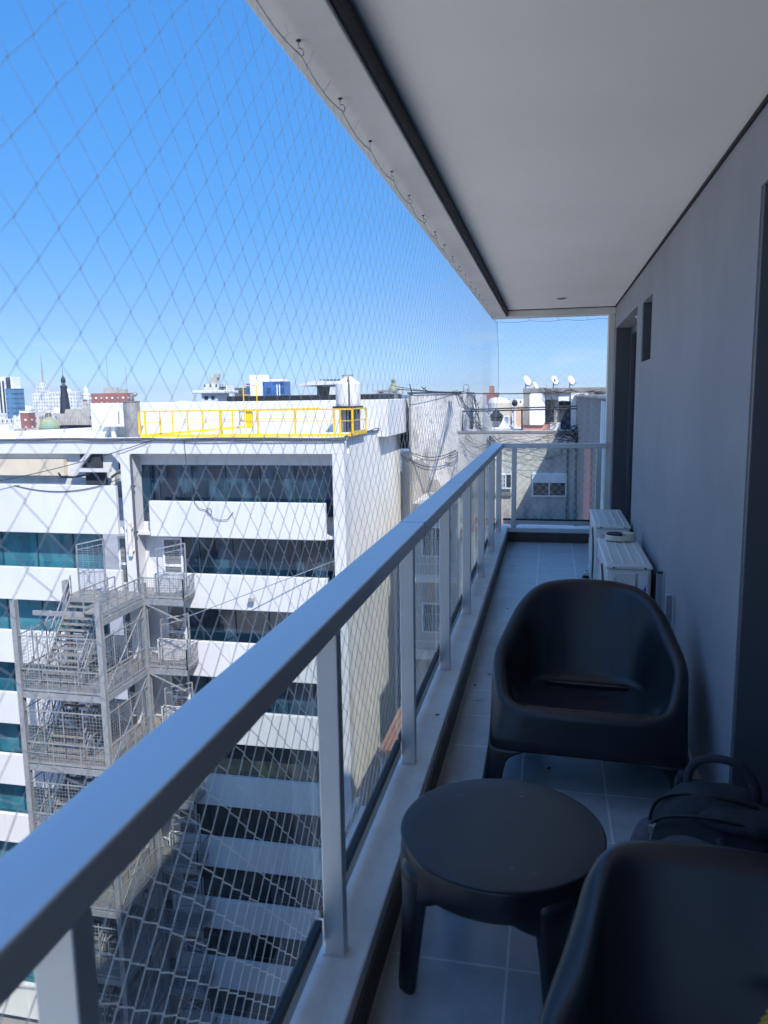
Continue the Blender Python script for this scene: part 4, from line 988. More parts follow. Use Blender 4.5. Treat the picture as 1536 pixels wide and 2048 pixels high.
# ================================================================== fire escape
fe = empty("fire_escape", "grey galvanised steel fire escape stair against the white office facade", "fire escape", (-20.5, 30.4, -33))
FM = Matrix.Translation((20.5, -30.4, 33))
def fc(mb, name, m=None, parent=None, **k):
    o = mb.build(name, m or M['steel'], None, **k)
    if parent: o.parent = parent
    else: o.parent = fe; o.matrix_parent_inverse = FM
    return o
XA, XB, YA, YB = -22.5, -18.45, 28.1, 32.85
for (x, y) in ((XA, YA), (XB, YA), (XA, YB - 1.1), (XB, YB - 1.1)):
    fc(MB().box(x - .08, x + .08, y - .11, y + .11, -33, -6.75).box(x - .12, x + .12, y - .12, y - .1101, -33, -6.75).box(x - .12, x + .12, y + .1101, y + .12, -33, -6.75), "column")
def guard(mb, p, q, z, h=1.0, n=4, mesh=True):
    p = Vector((p[0], p[1], z)); q = Vector((q[0], q[1], z)); up = Vector((0, 0, 1))
    mb.bar(p + up * h, q + up * h, .05); mb.bar(p + up * h * .55, q + up * h * .55, .03); mb.bar(p + up * .12, q + up * .12, .04, .10)
    for k in range(n + 1):
        c = p.lerp(q, k / n); mb.bar(c, c + up * h, .045)
    if mesh:
        m_ = max(2, int((q - p).length / .11))
        for k in range(1, m_):
            c = p.lerp(q, k / m_); mb.bar(c + up * .12, c + up * h * .97, .011)
        for k in range(1, 8): mb.bar(p + up * (.12 + .11 * k), q + up * (.12 + .11 * k), .011)
for k in range(0, 8):
    z = -7.50 - 3.375 * k
    if k > 0 or True:
        d = MB().box(XA, XB, YA, YA + 1.15, z - .04, z) if k > 0 else MB()
        d.box(XB - 1.55, XB, YA + 1.1501, YB - 1.0, z - .04, z).box(XA, XB, YB - .9999, YB + .9, z - .04, z).box(XB + .0001, -16.45, YB - 1.05, YB + .9, z - .04, z)
        fc(d, "landing", M['grating'])
        f = MB()
        if k > 0: f.box(XA - .03, XB + .03, YA - .06, YA - .0001, z - .26, z + .02).box(XA - .06, XA - .0001, YA, YB - 1, z - .26, z + .02)
        f.box(XB + .0001, XB + .07, YA, YB - 1.06, z - .26, z + .02).box(XB + .07, -16.45, YB - 1.12, YB - 1.0501, z - .26, z + .02).box(XA, XB, YB - 1.08, YB - 1.0001, z - .22, z - .041)
        f.bar((XB, YB - 1.1, z - .2), (XB + 1.9, YB - 1.1, z - 1.0), .06).bar((XA, YA + 1.2, z - .15), (XB - 1.5, YA + 1.2, z - .15), .10, .2)
        fc(f, "landing_beam")
        g = MB()
        if k > 0:
            guard(g, (XA, YA), (XB, YA), z, 1.05, 3); guard(g, (XA, YA), (XA, YB - 1.1), z, 1.05, 4)
        guard(g, (XB, YA), (XB, YB - 1.1), z, 1.05, 5)
        guard(g, (XB - 1.5, YA + 1.2), (XB - 1.5, YB - 1.0), z, 1.0, 3, False)
        guard(g, (-16.45, YB - 1.05), (-16.45, YB + .3), z, 1.0, 2); guard(g, (XB, YB - 1.05), (-16.45, YB - 1.05), z, 1.0, 3)
        fc(g, "guard_rail")
        if k > 0:
            for (p_, q_) in (((XA, YA), (XB, YA)), ((XA, YA), (XA, YB - 1.1)), ((XB, YA), (XB, YB - 1.1))):
                sc_ = MB(); P0 = Vector((p_[0], p_[1], z)); P1 = Vector((q_[0], q_[1], z)); m_ = max(4, int((P1 - P0).length / .16))
                for a_ in range(m_ + 1):
                    c_ = P0.lerp(P1, a_ / m_); sc_.bar(c_ + Vector((0, 0, 1.06)), c_ + Vector((0, 0, 2.7)), .010 if a_ % 6 else .04)
                for a_ in range(10): sc_.bar(P0 + Vector((0, 0, 1.1 + .16 * a_)), P1 + Vector((0, 0, 1.1 + .16 * a_)), .009 if a_ < 9 else .045)
                fc(sc_, "mesh_screen")
    # flight down to the next landing
    za, zb = z, z - 3.375; ya, yb = YB - 1.0, YA + 1.0; xa_, xb_ = XA + .25, XA + 2.15
    n = 14; tr_ = MB()
    for j in range(n):
        t = (j + .5) / n; yy = ya + (yb - ya) * t; zz = za + (zb - za) * (j + 1) / (n + 1)
        tr_.box(xa_, xb_, yy - .15, yy + .13, zz - .035, zz)
    fl_ = fc(tr_, "stair_flight", M['grating'])
    for x in (xa_ - .03, xb_ + .03): MB().bar((x, ya, za - .08), (x, yb, zb - .02), .05, .26).build("stringer", M['steel'], fl_)
    for x in (xa_ - .03, xb_ + .03):
        h_ = MB(); h_.bar((x, ya, za + .95), (x, yb, zb + 1.0), .05); h_.bar((x, ya, za + .5), (x, yb, zb + .52), .03)
        for j in range(5):
            t = j / 4; y_ = ya + (yb - ya) * t; z_ = za + (zb - za) * t; h_.bar((x, y_, z_), (x, y_, z_ + .98), .04)
        h_.build("handrail", M['steel'], fl_)
# tall mesh gates by the doors
def gate(x, y, dx, dy, z, h=2.35):
    f = MB(); p = Vector((x, y, z)); q = Vector((x + dx, y + dy, z)); up = Vector((0, 0, 1))
    f.bar(p, p + up * h, .06); f.bar(q, q + up * (h + .25), .06); f.bar(p + up * h, q + up * (h + .25), .05); f.bar(p + up * .05, q + up * .05, .05); f.bar(p + up * 1.1, q + up * 1.1, .05); f.bar(p + up * (h - .25), q + up * h, .03)
    for k in range(1, 26):
        f.bar(p + up * (k * .09), q + up * (k * .09), .010)
    for k in range(1, 5):
        f.bar(p.lerp(q, k / 5) + up * .05, p.lerp(q, k / 5) + up * h, .010)
    return f
for k in range(0, 8):
    z = -7.50 - 3.375 * k
    fc(gate(-17.75, YB - .9, 1.25, .35, z), "gate"); fc(gate(-21.9, YB - .9, 1.2, .35, z, 2.45), "gate")
    if k:
        fc(MB().bar((XA, YA, z + .1), (XA, YA + 2.4, z + 3.0), .05), "cross_brace"); fc(MB().bar((XB, YA, z), (XB, YB - 1.1, z + 3.1), .05), "cross_brace")
cb = MB().tube([(-17.2, 31.5, -8.6), (-9.4, FY - .3, -5.6)], .02, 5)
tag(cb.build("stay_wire", M['steel']), "thin straight stay wire from the fire escape to the white corner", "wire")

# ================================================================== weathered party-wall block beside the office
pb = empty("party_wall_block", "tall blind block with peeling white top and bare brown render below", "building", (-6.5, 47, -33))
def pc(mb, name, m, parent=None, **k):
    o = mb.build(name, m, None, **k)
    if parent: o.parent = parent
    else: o.parent = pb; o.matrix_parent_inverse = Matrix.Translation((6.5, -47, 33))
    return o
a = at(822, 790, 45); b = at(921, 786, 45)
edge = []
nx = 26
for k in range(nx + 1):
    t = k / nx; x = a.x + (b.x - a.x) * t; edge.append((x, -2.0 - 1.2 * t * t + .7 * noise.noise((t * 5, 3, 1)) + .35 * noise.noise((t * 16, 1, 1)) - (1.1 if .38 < t < .85 else 0)))
top = a.z
pc(MB().prism([(b.x, top + .06), (a.x, top)] + edge, 44.985, 45.6, 'y'), "peeling_wall", M['party'])
pc(MB().box(a.x, b.x, 45.001, 49, -33, -1.2), "lower_wall", M['party_low'])
pc(MB().box(a.x, b.x, 45.601, 49, -1.2, top - .02), "upper_wall", M['party'])
pc(MB().box(a.x - .12, a.x - .001, 44.95, 45.5, -33, top + .05), "dark_edge", M['concrete_dark'])
pc(MB().box(a.x - .2, b.x + .05, 44.90, 45.2, top + .061, top + .16), "tarred_coping", M['black'])
pc(MB().box(b.x + .001, b.x + .32, 45.3, 49.5, -2.9, top + .03).box(b.x + .7, b.x + 1.15, 46.5, 49.5, -2.9, top - .05), "side_fin", M['party'])
# set-back wall strip and lower flat with windows seen through the railing glass
a2 = at(800, 905, 46.5)
pc(MB().box(a2.x, a.x - .121, 46.95, 48, -33, a2.z), "white_strip_wall", M['white_wall'])
pc(MB().box(-9.2, -8.1, 46.9, 47.4, -3.6, -3.3), "ledge", M['white_wall'])

# the lower terraced flats in front of it
fb = empty("terraced_flats", "stained concrete flats with balconies, seen low down through the railing glass", "building", (-6, 38, -33))
def fbc(mb, name, m, parent=None, **k):
    o = mb.build(name, m, None, **k)
    if parent: o.parent = parent
    else: o.parent = fb; o.matrix_parent_inverse = Matrix.Translation((6, -38, 33))
    return o
FB = 40.0
fa = at(826, 1100, FB).x; fz0 = at(860, 1000, FB).z
fbc(MB().box(fa, -3.6, FB, 44.9, -33, fz0 - .2), "wall", M['concrete'])
fbc(MB().box(fa - .05, -3.55, FB - .08, FB - .001, fz0 - .5, fz0 - .2), "cornice", M['concrete_dark'])
for i in range(4):
    zz = at(860, 1055, FB).z - 4.2 * i
    for j in range(2):
        xx = fa + .55 + j * 1.85
        wn = fbc(MB().box(xx, xx + 1.0, FB - .06, FB - .02, zz - 1.5, zz), "window", M['window_dark'])
        MB().box(xx - .08, xx, FB - .10, FB - .015, zz - 1.58, zz + .08).box(xx + 1, xx + 1.08, FB - .10, FB - .015, zz - 1.58, zz + .08).box(xx, xx + 1, FB - .10, FB - .015, zz, zz + .08).box(xx, xx + 1, FB - .10, FB - .015, zz - 1.58, zz - 1.5).box(xx + .48, xx + .52, FB - .09, FB - .061, zz - 1.5, zz).build("frame", M['door_white'], wn)
        gr_ = MB()
        for q_ in range(8): gr_.bar((xx + .06 + q_ * .125, FB - .16, zz - 1.5), (xx + .06 + q_ * .125, FB - .16, zz - .5), .02)
        gr_.bar((xx, FB - .16, zz - .5), (xx + 1, FB - .16, zz - .5), .03)
        gr_.build("bars", M['steel'], wn)
    bl = fbc(MB().box(fa, -3.9, FB - 1.1, FB - .081, zz - 2.75, zz - 2.55), "balcony", M['white_wall'])
    rb = MB()
    for q_ in range(26): rb.bar((fa + .05 + q_ * .155, FB - 1.08, zz - 2.55), (fa + .05 + q_ * .155, FB - 1.08, zz - 1.75), .018)
    rb.bar((fa, FB - 1.08, zz - 1.75), (-3.9, FB - 1.08, zz - 1.75), .04)
    rb.build("balustrade", M['door_white'], bl)
# lower roofs nearer to us
rf = empty("tiled_annex", "low annex with a rust-red corrugated roof beside the flats", "building", (-5, 34, -33))
o = MB()
for k in range(14):
    x = -7.2 + k * .2; o.box(x, x + .12, 31.5, 36.5, -14.02 + .0, -13.9)
o.box(-7.3, -4.35, 31.4, 36.6, -14.2, -14.021)
oo = o.build("roof", M['terracotta']); oo.parent = rf; oo.matrix_parent_inverse = Matrix.Translation((5, -34, 33))
oo = MB().box(-7.2, -4.4, 31.5, 36.5, -33, -14.201).build("wall", M['concrete']); oo.parent = rf; oo.matrix_parent_inverse = Matrix.Translation((5, -34, 33))
t = empty("roof_unit", "white box unit on the low roofs below the railing glass", "roof unit", (-5.2, 30.2, -16.6))
MB().box(-.9, .9, -.6, .6, 0, 1.1).build("housing", M['white_wall'], t, bevel=.04); MB().lathe((0, 0, 1.1), [(.4, 0), (.4, .06), (0, .07)], 16).build("fan", M['ac_dark'], t)
t = empty("low_block", "low pale block with a flat cluttered roof below the railing", "building", (-5, 29.5, -33))
MB().box(-3.2, 3.4, -2.2, 1.95, 0, 16.39).build("wall", M['white_wall'], t)
MB().box(-3.3, 3.5, -2.3, -2.1, 16.391, 16.8).box(-3.3, -3.1, -2.09, 1.95, 16.391, 16.8).build("parapet", M['concrete'], t)

# ================================================================== grey concrete apartment block straight ahead
GB = 35.0
gb = empty("concrete_block", "stained grey concrete block with two white framed windows straight ahead", "building", (-1, 33, -33))
def gc(mb, name, m, parent=None, **k):
    o = mb.build(name, m, None, **k)
    if parent: o.parent = parent
    else: o.parent = gb; o.matrix_parent_inverse = Matrix.Translation((1, -33, 33))
    return o
L = at(916, 866, GB); Rr = at(1160, 870, GB); ztop = at(1050, 866, GB).z
stepx = at(1024, 960, GB).x
zl = at(960, 985, GB).z
gc(MB().box(L.x, 1.08, GB, 39.6, zl, ztop), "upper_wall", M['concrete'])
gc(MB().box(L.x, stepx - .001, GB - .14, 39.6, -33, zl - .001).box(stepx, 1.08, GB, 39.6, -33, zl - .001), "lower_wall", M['concrete'])
gc(MB().box(L.x - .05, stepx, GB - .26, GB - .141, zl - .10, zl + .05), "ledge", M['concrete_dark'])
gc(MB().box(L.x - .04, 1.08, GB - .03, GB + .25, ztop + .001, ztop + .09), "coping", M['concrete_dark'])
gc(MB().box(1.085, 1.17, GB - .02, 39.6, -33, ztop).box(.72, .79, GB - .06, GB - .001, -33, ztop - .3), "corner_strip", M['concrete_dark'])
def wnd(u0, v0, u1, v1, sh=0.0, y=GB):
    p, q = at(u0, v0, y), at(u1, v1, y)
    o = gc(MB().box(p.x, q.x, y - .03, y - .012, q.z, p.z), "window", M['window_dark'])
    f = MB(); w_ = .055
    f.box(p.x - w_, p.x, y - .07, y - .008, q.z - w_, p.z + w_).box(q.x, q.x + w_, y - .07, y - .008, q.z - w_, p.z + w_).box(p.x, q.x, y - .07, y - .008, p.z, p.z + w_).box(p.x, q.x, y - .09, y - .008, q.z - w_, q.z)
    f.box((p.x + q.x) / 2 - .025, (p.x + q.x) / 2 + .025, y - .06, y - .031, q.z, p.z)
    f.build("frame", M['door_white'], o)
    if sh:
        s_ = MB(); n_ = int(sh / .055)
        for k in range(n_): s_.box(p.x, q.x, y - .10, y - .0315 + .0, p.z - .055 * (k + 1) + .006, p.z - .055 * k)
        s_.build("roller_shutter", M['door_white'], o)
    return o
p, q = at(1067, 947, GB), at(1130, 992, GB)
wnd(1067, 948, 1130, 991, (p.z - q.z) * .42)
yb_ = GB - .14
o = wnd(1001, 949, 1022, 975, 0, yb_)
p, q = at(1001, 949, yb_), at(1011, 975, yb_)
g_ = MB()
for k in range(4): g_.bar((p.x + .01 + k * (q.x - p.x) / 3.2, yb_ - .10, q.z), (p.x + .01 + k * (q.x - p.x) / 3.2, yb_ - .10, p.z), .025)
for k in range(4): g_.bar((p.x, yb_ - .10, q.z + .02 + k * (p.z - q.z) / 3.1), (q.x, yb_ - .10, q.z + .02 + k * (p.z - q.z) / 3.1), .025)
g_.build("bars", M['door_white'], o)
for i in range(1, 4):
    for (ua, ub) in ((1067, 1130),):
        pp, qq = at(ua, 948, GB), at(ub, 991, GB)
        o = gc(MB().box(pp.x, qq.x, GB - .03, GB - .012, qq.z - 3 * i, pp.z - 3 * i), "window", M['window_dark'])
        MB().box(pp.x - .06, pp.x, GB - .07, GB - .008, qq.z - 3 * i - .06, pp.z - 3 * i + .06).box(qq.x, qq.x + .06, GB - .07, GB - .008, qq.z - 3 * i - .06, pp.z - 3 * i + .06).build("frame", M['door_white'], o)
lowz = at(1080, 1046, GB - 2).z
t = empty("low_annex", "low roof with broken tiles at the foot of the concrete block", "building", (-1, 33, -33))
MB().box(-2.6, 2.0, -1.4, 1.8, 0, lowz + 33 - .2).build("wall", M['concrete'], t)
o = MB()
for k in range(18): o.box(-2.6 + k * .255, -2.6 + k * .255 + .2, -1.4, 1.8, lowz + 33 - .199, lowz + 33 - .12 + .03 * (k % 3))
o.build("roof", M['terracotta'], t)
MB().box(-.2, 2.0, -1.38, -.9, lowz + 33 - .05, lowz + 33 + .25).build("parapet", M['white_wall'], t)

# ---- rooftop hut with white panels, dark openings and satellite dishes
HY = 38.0
hb = empty("rooftop_hut", "cluttered rooftop hut with rounded white panel and dark openings above the concrete block", "building", (1.0, 35, 0))
def hc(mb, name, m, **k):
    o = mb.build(name, m, None, **k); o.parent = hb; o.matrix_parent_inverse = Matrix.Translation((-1.0, -35, 0)); return o
def rect(u0, v0, u1, v1, y, d=.2):
    p, q = at(u0, v0, y), at(u1, v1, y); return MB().box(p.x, q.x, y, y + d, q.z, p.z)
def rrect(u0, v0, u1, v1, y, d, rpx, corners=(1, 1, 1, 1)):
    poly = []
    for ci, (cu, cv, a0) in enumerate(((u1, v0, -90), (u1, v1, 0), (u0, v1, 90), (u0, v0, 180))):
        if not corners[ci]: p = at(cu, cv, y); poly.append((p.x, p.z)); continue
        ou = cu + (rpx if cu == u0 else -rpx); ov = cv + (rpx if cv == v0 else -rpx)
        for k in range(7):
            a_ = R(a0 + 15 * k); p = at(ou + rpx * math.cos(a_), ov + rpx * math.sin(a_), y); poly.append((p.x, p.z))
    return MB().prism(poly, y, y + d, 'y')
hc(rect(1048, 779, 1214, 905, HY + .4, 3), "back_wall", M['party'])
hc(rect(1046, 777, 1215, 783, HY - .05, 3.2), "roof_slab", M['concrete_dark'])
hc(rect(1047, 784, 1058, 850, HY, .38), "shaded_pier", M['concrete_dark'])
hc(rrect(1059, 786, 1090, 850, HY - .02, .4, 6, (1, 1, 0, 1)), "white_panel", M['white_wall'])
hc(rect(1091, 800, 1108, 845, HY + .30, .09), "window", M['window_dark'])
hc(rect(1091, 784, 1116, 799, HY + .2, .15), "lintel", M['white_wall'])
hc(rect(1118, 803, 1141, 862, HY + .30, .09), "doorway", M['void'])
hc(rect(1117, 784, 1141, 802, HY + .1, .2), "lintel", M['white_wall'])
hc(rrect(1142, 780, 1177, 860, HY - .02, .4, 8, (0, 1, 0, 0)), "white_panel", M['white_wall'])
hc(rect(1100, 845, 1121, 861, HY + .05, .2), "low_wall", M['white_wall'])
hc(rect(1046, 849, 1100, 860, HY + .1, .2), "low_wall", M['pink_wall'])
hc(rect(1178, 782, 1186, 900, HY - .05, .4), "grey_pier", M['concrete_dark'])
def dish(u, v, rpx, y, label, az, logo=False, mast=12):
    c = at(u, v, y); r_ = rpx / 1537 * y
    t = empty("satellite_dish", label, "satellite dish", tuple(c), R(az), "satellite dishes on the rooftop hut")
    vs = []; fs = []; n_ = 28; tilt = R(28)
    rot = Matrix.Rotation(-tilt, 3, 'X')
    for side in (0, 1):
        for j in range(6):
            rr_ = r_ * j / 5
            for k in range(n_):
                a_ = 2 * math.pi * k / n_
                p_ = rot @ Vector((rr_ * .86 * math.cos(a_), -.30 * r_ * (j / 5) ** 2 + .02 * side + .12 * r_, rr_ * math.sin(a_))); vs.append(p_)
    for side in (0, 1):
        o_ = side * 6 * n_
        for j in range(5):
            for k in range(n_): fs.append((o_ + j * n_ + k, o_ + j * n_ + (k + 1) % n_, o_ + (j + 1) * n_ + (k + 1) % n_, o_ + (j + 1) * n_ + k))
    for k in range(n_): fs.append((5 * n_ + k, 5 * n_ + (k + 1) % n_, 11 * n_ + (k + 1) % n_, 11 * n_ + k))
    MB().add(vs, fs).build("reflector", M['dish'], t, smooth=True)
    MB().tube([(0, .05, -r_ * .75), (.0, -r_ * .6, -r_ * .95), (0, -r_ * 1.1, -r_ * .55)], .02, 5).box(-.05, .05, -r_ * 1.2, -r_ * 1.02, -r_ * .62, -r_ * .42).build("feed_arm", M['metal_grey'], t)
    MB().tube([(0, .16 * r_, 0), (0, .3 * r_, -r_ * .7), (0, .3 * r_, -r_ - mast / 1537 * y)], .03, 6).build("mast", M['metal_grey'], t)
    if logo:
        MB().lathe((0, 0, 0), [(0, .0), (r_ * .22, .0), (r_ * .22, .01), (0, .012)], 14).build("emblem", M['black'], t).matrix_basis = Matrix.Translation((0, -.02, r_ * .1)) @ Matrix.Rotation(R(90 - 28), 4, 'X')
dish(1054, 762, 10.5, HY + .5, "leftmost and largest pale satellite dish, on a short mast", 52)
dish(1071, 772, 8, HY + 1.2, "low pale satellite dish tucked behind the largest one", 60, mast=4)
dish(1109, 761, 9.5, HY + .4, "satellite dish with a dark emblem at the middle of the hut roof", 48, True)
dish(1142, 761, 9.5, HY + .4, "plain satellite dish at the right of the dish with the emblem", 48)

# ---- neighbouring block whose shaded flank runs away at the right
nb = empty("neighbour_block", "shaded neighbouring block with pink and grey flank beyond the railing's right end", "building", (2, 22, -33))
def nc(mb, name, m, **k):
    o = mb.build(name, m, None, **k); o.parent = nb; o.matrix_parent_inverse = Matrix.Translation((-2, -22, 33)); return o
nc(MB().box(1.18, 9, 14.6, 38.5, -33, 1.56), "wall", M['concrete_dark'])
nc(MB().box(1.12, 1.179, 22.5, 26.5, -33, .1), "pink_flank", M['pink_wall'])
nc(MB().box(1.11, 1.179, 14.62, 15.5, -33, 1.5).box(1.13, 1.179, 17.6, 18.5, -33, 1.5), "white_flank", M['white_wall'])
pp = MB()
for y in (15.9, 16.6, 17.2): pp.tube([(1.11, y, -30), (1.11, y, 1.5)], .05, 8)
nc(pp, "down_pipe", M['tank'], smooth=True)
nc(MB().box(1.10, 9, 14.55, 38.55, 1.561, 1.63), "coping", M['concrete'])
nc(MB().box(1.3, 2.6, 16.0, 18, 1.631, 2.2), "roof_box", M['cream_wall'])
tag(MB().bar((1.22, 17, 1.63), (1.22, 17, 2.25), .04).bar((1.22, 17, 2.23), (1.5, 17, 2.25), .04).build("roof_bar", M['black']), "short black bar frame on the neighbouring roof edge", "bar")

# ================================================================== the city beyond
F = {
 'white': facade_mat("white_flats", (0.72, 0.71, 0.69), (0.05, 0.06, 0.08), 2.6, 3.0, .9, (0.62, 0.60, 0.57)),
 'cream': facade_mat("cream_flats", (0.60, 0.55, 0.46), (0.05, 0.05, 0.06), 2.8, 3.1, 1.0, (0.50, 0.46, 0.42)),
 'grey': facade_mat("grey_flats", (0.52, 0.51, 0.49), (0.06, 0.065, 0.08), 2.4, 3.0, .8, (0.36, 0.35, 0.34)),
 'brick': facade_mat("red_brick_flats", (0.34, 0.13, 0.10), (0.60, 0.57, 0.53), 3.6, 3.2, 1.2, (0.40, 0.34, 0.31)),
 'stone': facade_mat("old_stone_flats", (0.48, 0.45, 0.40), (0.06, 0.06, 0.065), 3.4, 3.8, 1.3, (0.44, 0.40, 0.36)),
 'blank': M['white_wall'], 'blankc': M['cream_wall'],
}
def bld(name, u0, u1, v, Y, d, m, label, cat="building", group=None, extra=None, base=-33):
    p, q = at(u0, v, Y), at(u1, v, Y)
    t = empty(name, label, cat, ((p.x + q.x) / 2, Y + d / 2, base), 0, group)
    w_, h_ = (q.x - p.x) / 2, p.z - base
    MB().box(-w_, w_, -d / 2, d / 2, 0, h_).build("wall", m, t)
    if extra: extra(t, w_, h_, d)
    return t
def parapet_extra(mr, mb_=None):
    def f(t, w_, h_, d):
        MB().box(-w_ - .2, w_ + .2, -d / 2 - .2, -d / 2 + .25, h_ + .01, h_ + .9).box(w_ - .25, w_ + .2, -d / 2 + .2501, d / 2, h_ + .01, h_ + .9).build("parapet", mr, t)
        MB().box(-w_ * .3, w_ * .35, -d * .1, d * .3, h_ + .01, h_ + 3.2).build("stair_head", mb_ or mr, t)
    return f
# --- skyline at the left
def tower_extra(t, w_, h_, d):
    st = MB()
    for x in (-.72, -.35, .02): st.box(w_ * x - w_ * .09, w_ * x + w_ * .09, -d / 2 - .3, -d / 2 - .02, 2, h_ - 3)
    st.build("window_strip", M['window_dark'], t)
    g = MB().box(w_ * .36, w_ * 1.25, -d / 2 - 2, d / 2 + .5, 0, h_ - 9).build("glass_wing", facade_mat("blue_tower_glass", (0.10, 0.22, 0.34), (0.02, 0.07, 0.15), 60, 3.6, 1.3, (.5, .5, .5), .2), t)
    MB().box(w_ * .4, w_ * .8, -d / 2 - 1, d / 2 - 4, h_ - 8.99, h_ - .5).build("plant_room", M['void'], t)
bld("tower_block", -14, 24, 754, 520, 9, M['white_wall'], "white and blue glass tower block at the far left of the skyline", extra=tower_extra)
def mast_extra(hm, xo=0.0):
    def f(t, w_, h_, d):
        MB().box(-w_ * .5, w_ * .5, -d / 2, d * .2, h_ + .01, h_ + 5).box(-w_ * .25, w_ * .25, -d * .3, d * .1, h_ + 5.01, h_ + 9).build("upper_tier", F['white'], t)
        a_ = MB(); a_.tube([(xo, 0, h_ + 9), (xo, 0, h_ + 9 + hm * .4)], .7, 4).tube([(xo, 0, h_ + 9 + hm * .4), (xo, 0, h_ + 9 + hm)], .35, 4)
        for k in range(6): a_.bar((xo - .9, 0, h_ + 10 + k * hm * .12), (xo + .9, 0, h_ + 10 + k * hm * .12), .5)
        a_.build("antenna", M['metal_grey'], t)
    return f
bld("stepped_flats", 64, 98, 784, 600, 9, F['white'], "pale stepped block carrying a tall antenna mast left of the dark spire", extra=mast_extra(24))
bld("slab_flats", 99, 152, 786, 560, 7, F['white'], "long white slab of flats behind the dark spire", extra=parapet_extra(M['white_wall']))
# the dark slate spire
c = at(131, 823, 240); px = 240 / 1537 * 1.12
sp_ = empty("spire", "dark slate spire with a lantern on top above an ornate building", "spire", (c.x, 240, c.z))
mb = MB()
def octa(prof): return MB().lathe((0, 0, 0), [(r_ * px, z_ * px) for r_, z_ in prof], 8)
octa([(10.5, -6), (10.3, 0), (9, 14), (7.3, 32), (6.0, 44), (5.8, 46)]).build("spire_roof", M['spire'], sp_)
octa([(6.6, 46.1), (7, 49), (5.6, 51), (4.4, 51.5)]).build("gallery", M['spire'], sp_)
for k in range(6):
    a_ = 2 * math.pi * k / 6
    MB().tube([(3.0 * px * math.cos(a_), 3.0 * px * math.sin(a_), 51 * px), (3.0 * px * math.cos(a_), 3.0 * px * math.sin(a_), 57.5 * px)], .8 * px, 5).build("lantern_post", M['spire'], sp_)
MB().lathe((0, 0, 0), [(r_ * px, z_ * px) for r_, z_ in [(4.2, 57), (4.6, 59), (4.2, 63), (2.6, 67), (.9, 69.5), (.5, 72), (.3, 86)]], 12).build("cap", M['spire'], sp_, smooth=True)
for (z_, x_) in ((28, 0), (10, 0)):
    MB().lathe((0, 0, 0), [(0, 0), (1.1 * px, 0), (1.1 * px, .3), (0, .3)], 10).build("dormer", M['void'], sp_).matrix_basis = Matrix.Translation((x_, -(8.4 if z_ > 20 else 9.8) * px, z_ * px)) @ Matrix.Rotation(R(90), 4, 'X')
octa([(10.5, -20), (10.5, -6.01)]).build("base", M['stone'], sp_)
def ornate(t, w_, h_, d):
    m_ = MB()
    n_ = 11
    for k in range(n_):
        x = -w_ + (k + .5) * 2 * w_ / n_
        m_.box(x - .7, x + .7, -d / 2 - .6, -d / 2 - .01, h_ - 6.5, h_ - 3.2)
    m_.build("arch_row", M['void'], t)
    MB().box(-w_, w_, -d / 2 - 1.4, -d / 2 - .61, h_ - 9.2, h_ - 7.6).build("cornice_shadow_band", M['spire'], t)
    b_ = MB()
    for k in range(n_ + 1):
        x = -w_ + k * 2 * w_ / n_; b_.box(x - .45, x + .45, -d / 2 - 1.2, -d / 2, h_ - 3.0, h_ + .8)
    b_.box(-w_ - 1, w_ + 1, -d / 2 - 1.1, d / 2, h_ - .2, h_ + .3)
    b_.build("balustrade", M['stone'], t)
    r_ = MB(); r_.prism([(-w_ * .9, h_ + .31), (w_ * .9, h_ + .31), (w_ * .8, h_ + 2.2), (-w_ * .8, h_ + 2.2)], -d * .3, d / 2, 'y'); r_.build("mansard_roof", M['stone'], t)
bld("ornate_building", 120, 180, 832, 232, 8, F['stone'], "ornate grey stone building with arches under the dark spire", extra=ornate)
# green ribbed dome with its lantern
def ribbed_dome(c, Y, r_px, h_px, lan, label, m, lm, name="dome"):
    p = at(c[0], c[1], Y); s_ = Y / 1537; t = empty(name, label, "dome", (p.x, Y, p.z))
    r0 = r_px * s_; h0 = h_px * s_; prof = [(r0 * 1.02, -h0 * 1.2), (r0 * 1.02, 0)] + [(r0 * math.cos(k * math.pi / 2 / 12), h0 * math.sin(k * math.pi / 2 / 12)) for k in range(12)]
    MB().lathe((0, 0, 0), prof[2:], 40).build("cupola", m, t, smooth=True)
    MB().lathe((0, 0, 0), prof[:2], 40).build("drum", M['stone'], t)
    rb = MB()
    for q_ in range(16):
        a_ = 2 * math.pi * q_ / 16
        rb.tube([((r0 + .02) * math.cos(k * math.pi / 2 / 10) * math.cos(a_), (r0 + .02) * math.cos(k * math.pi / 2 / 10) * math.sin(a_), h0 * math.sin(k * math.pi / 2 / 10)) for k in range(10)], .022 * r0, 5)
    rb.build("rib", m, t)
    lr, lh = lan[0] * s_, lan[1] * s_
    l_ = MB().lathe((0, 0, h0 * .96), [(lr * 1.2, 0), (lr * 1.2, lh * .1), (lr, lh * .12), (lr, lh * .6), (lr * 1.25, lh * .64), (lr * 1.0, lh * .8), (lr * .5, lh * .95), (0, lh)], 16).build("lantern", lm, t)
    w_ = MB()
    for q_ in range(8):
        a_ = 2 * math.pi * (q_ + .5) / 8; w_.box(lr * .98 * math.cos(a_) - lr * .14, lr * .98 * math.cos(a_) + lr * .14, lr * .98 * math.sin(a_) - lr * .14, lr * .98 * math.sin(a_) + lr * .14, h0 * .96 + lh * .2, h0 * .96 + lh * .55)
    w_.build("lantern_opening", M['void'], l_)
    return t
ribbed_dome((99, 858), 150, 21, 25, (5.6, 18), "pale green ribbed dome with a small lantern in front of the spire", M['dome_green'], M['stone'])
ribbed_dome((787, 781), 700, 10.5, 13, (3.5, 13), "distant green copper dome behind the office roof ventilator", M['dome_green'], M['dome_green'])
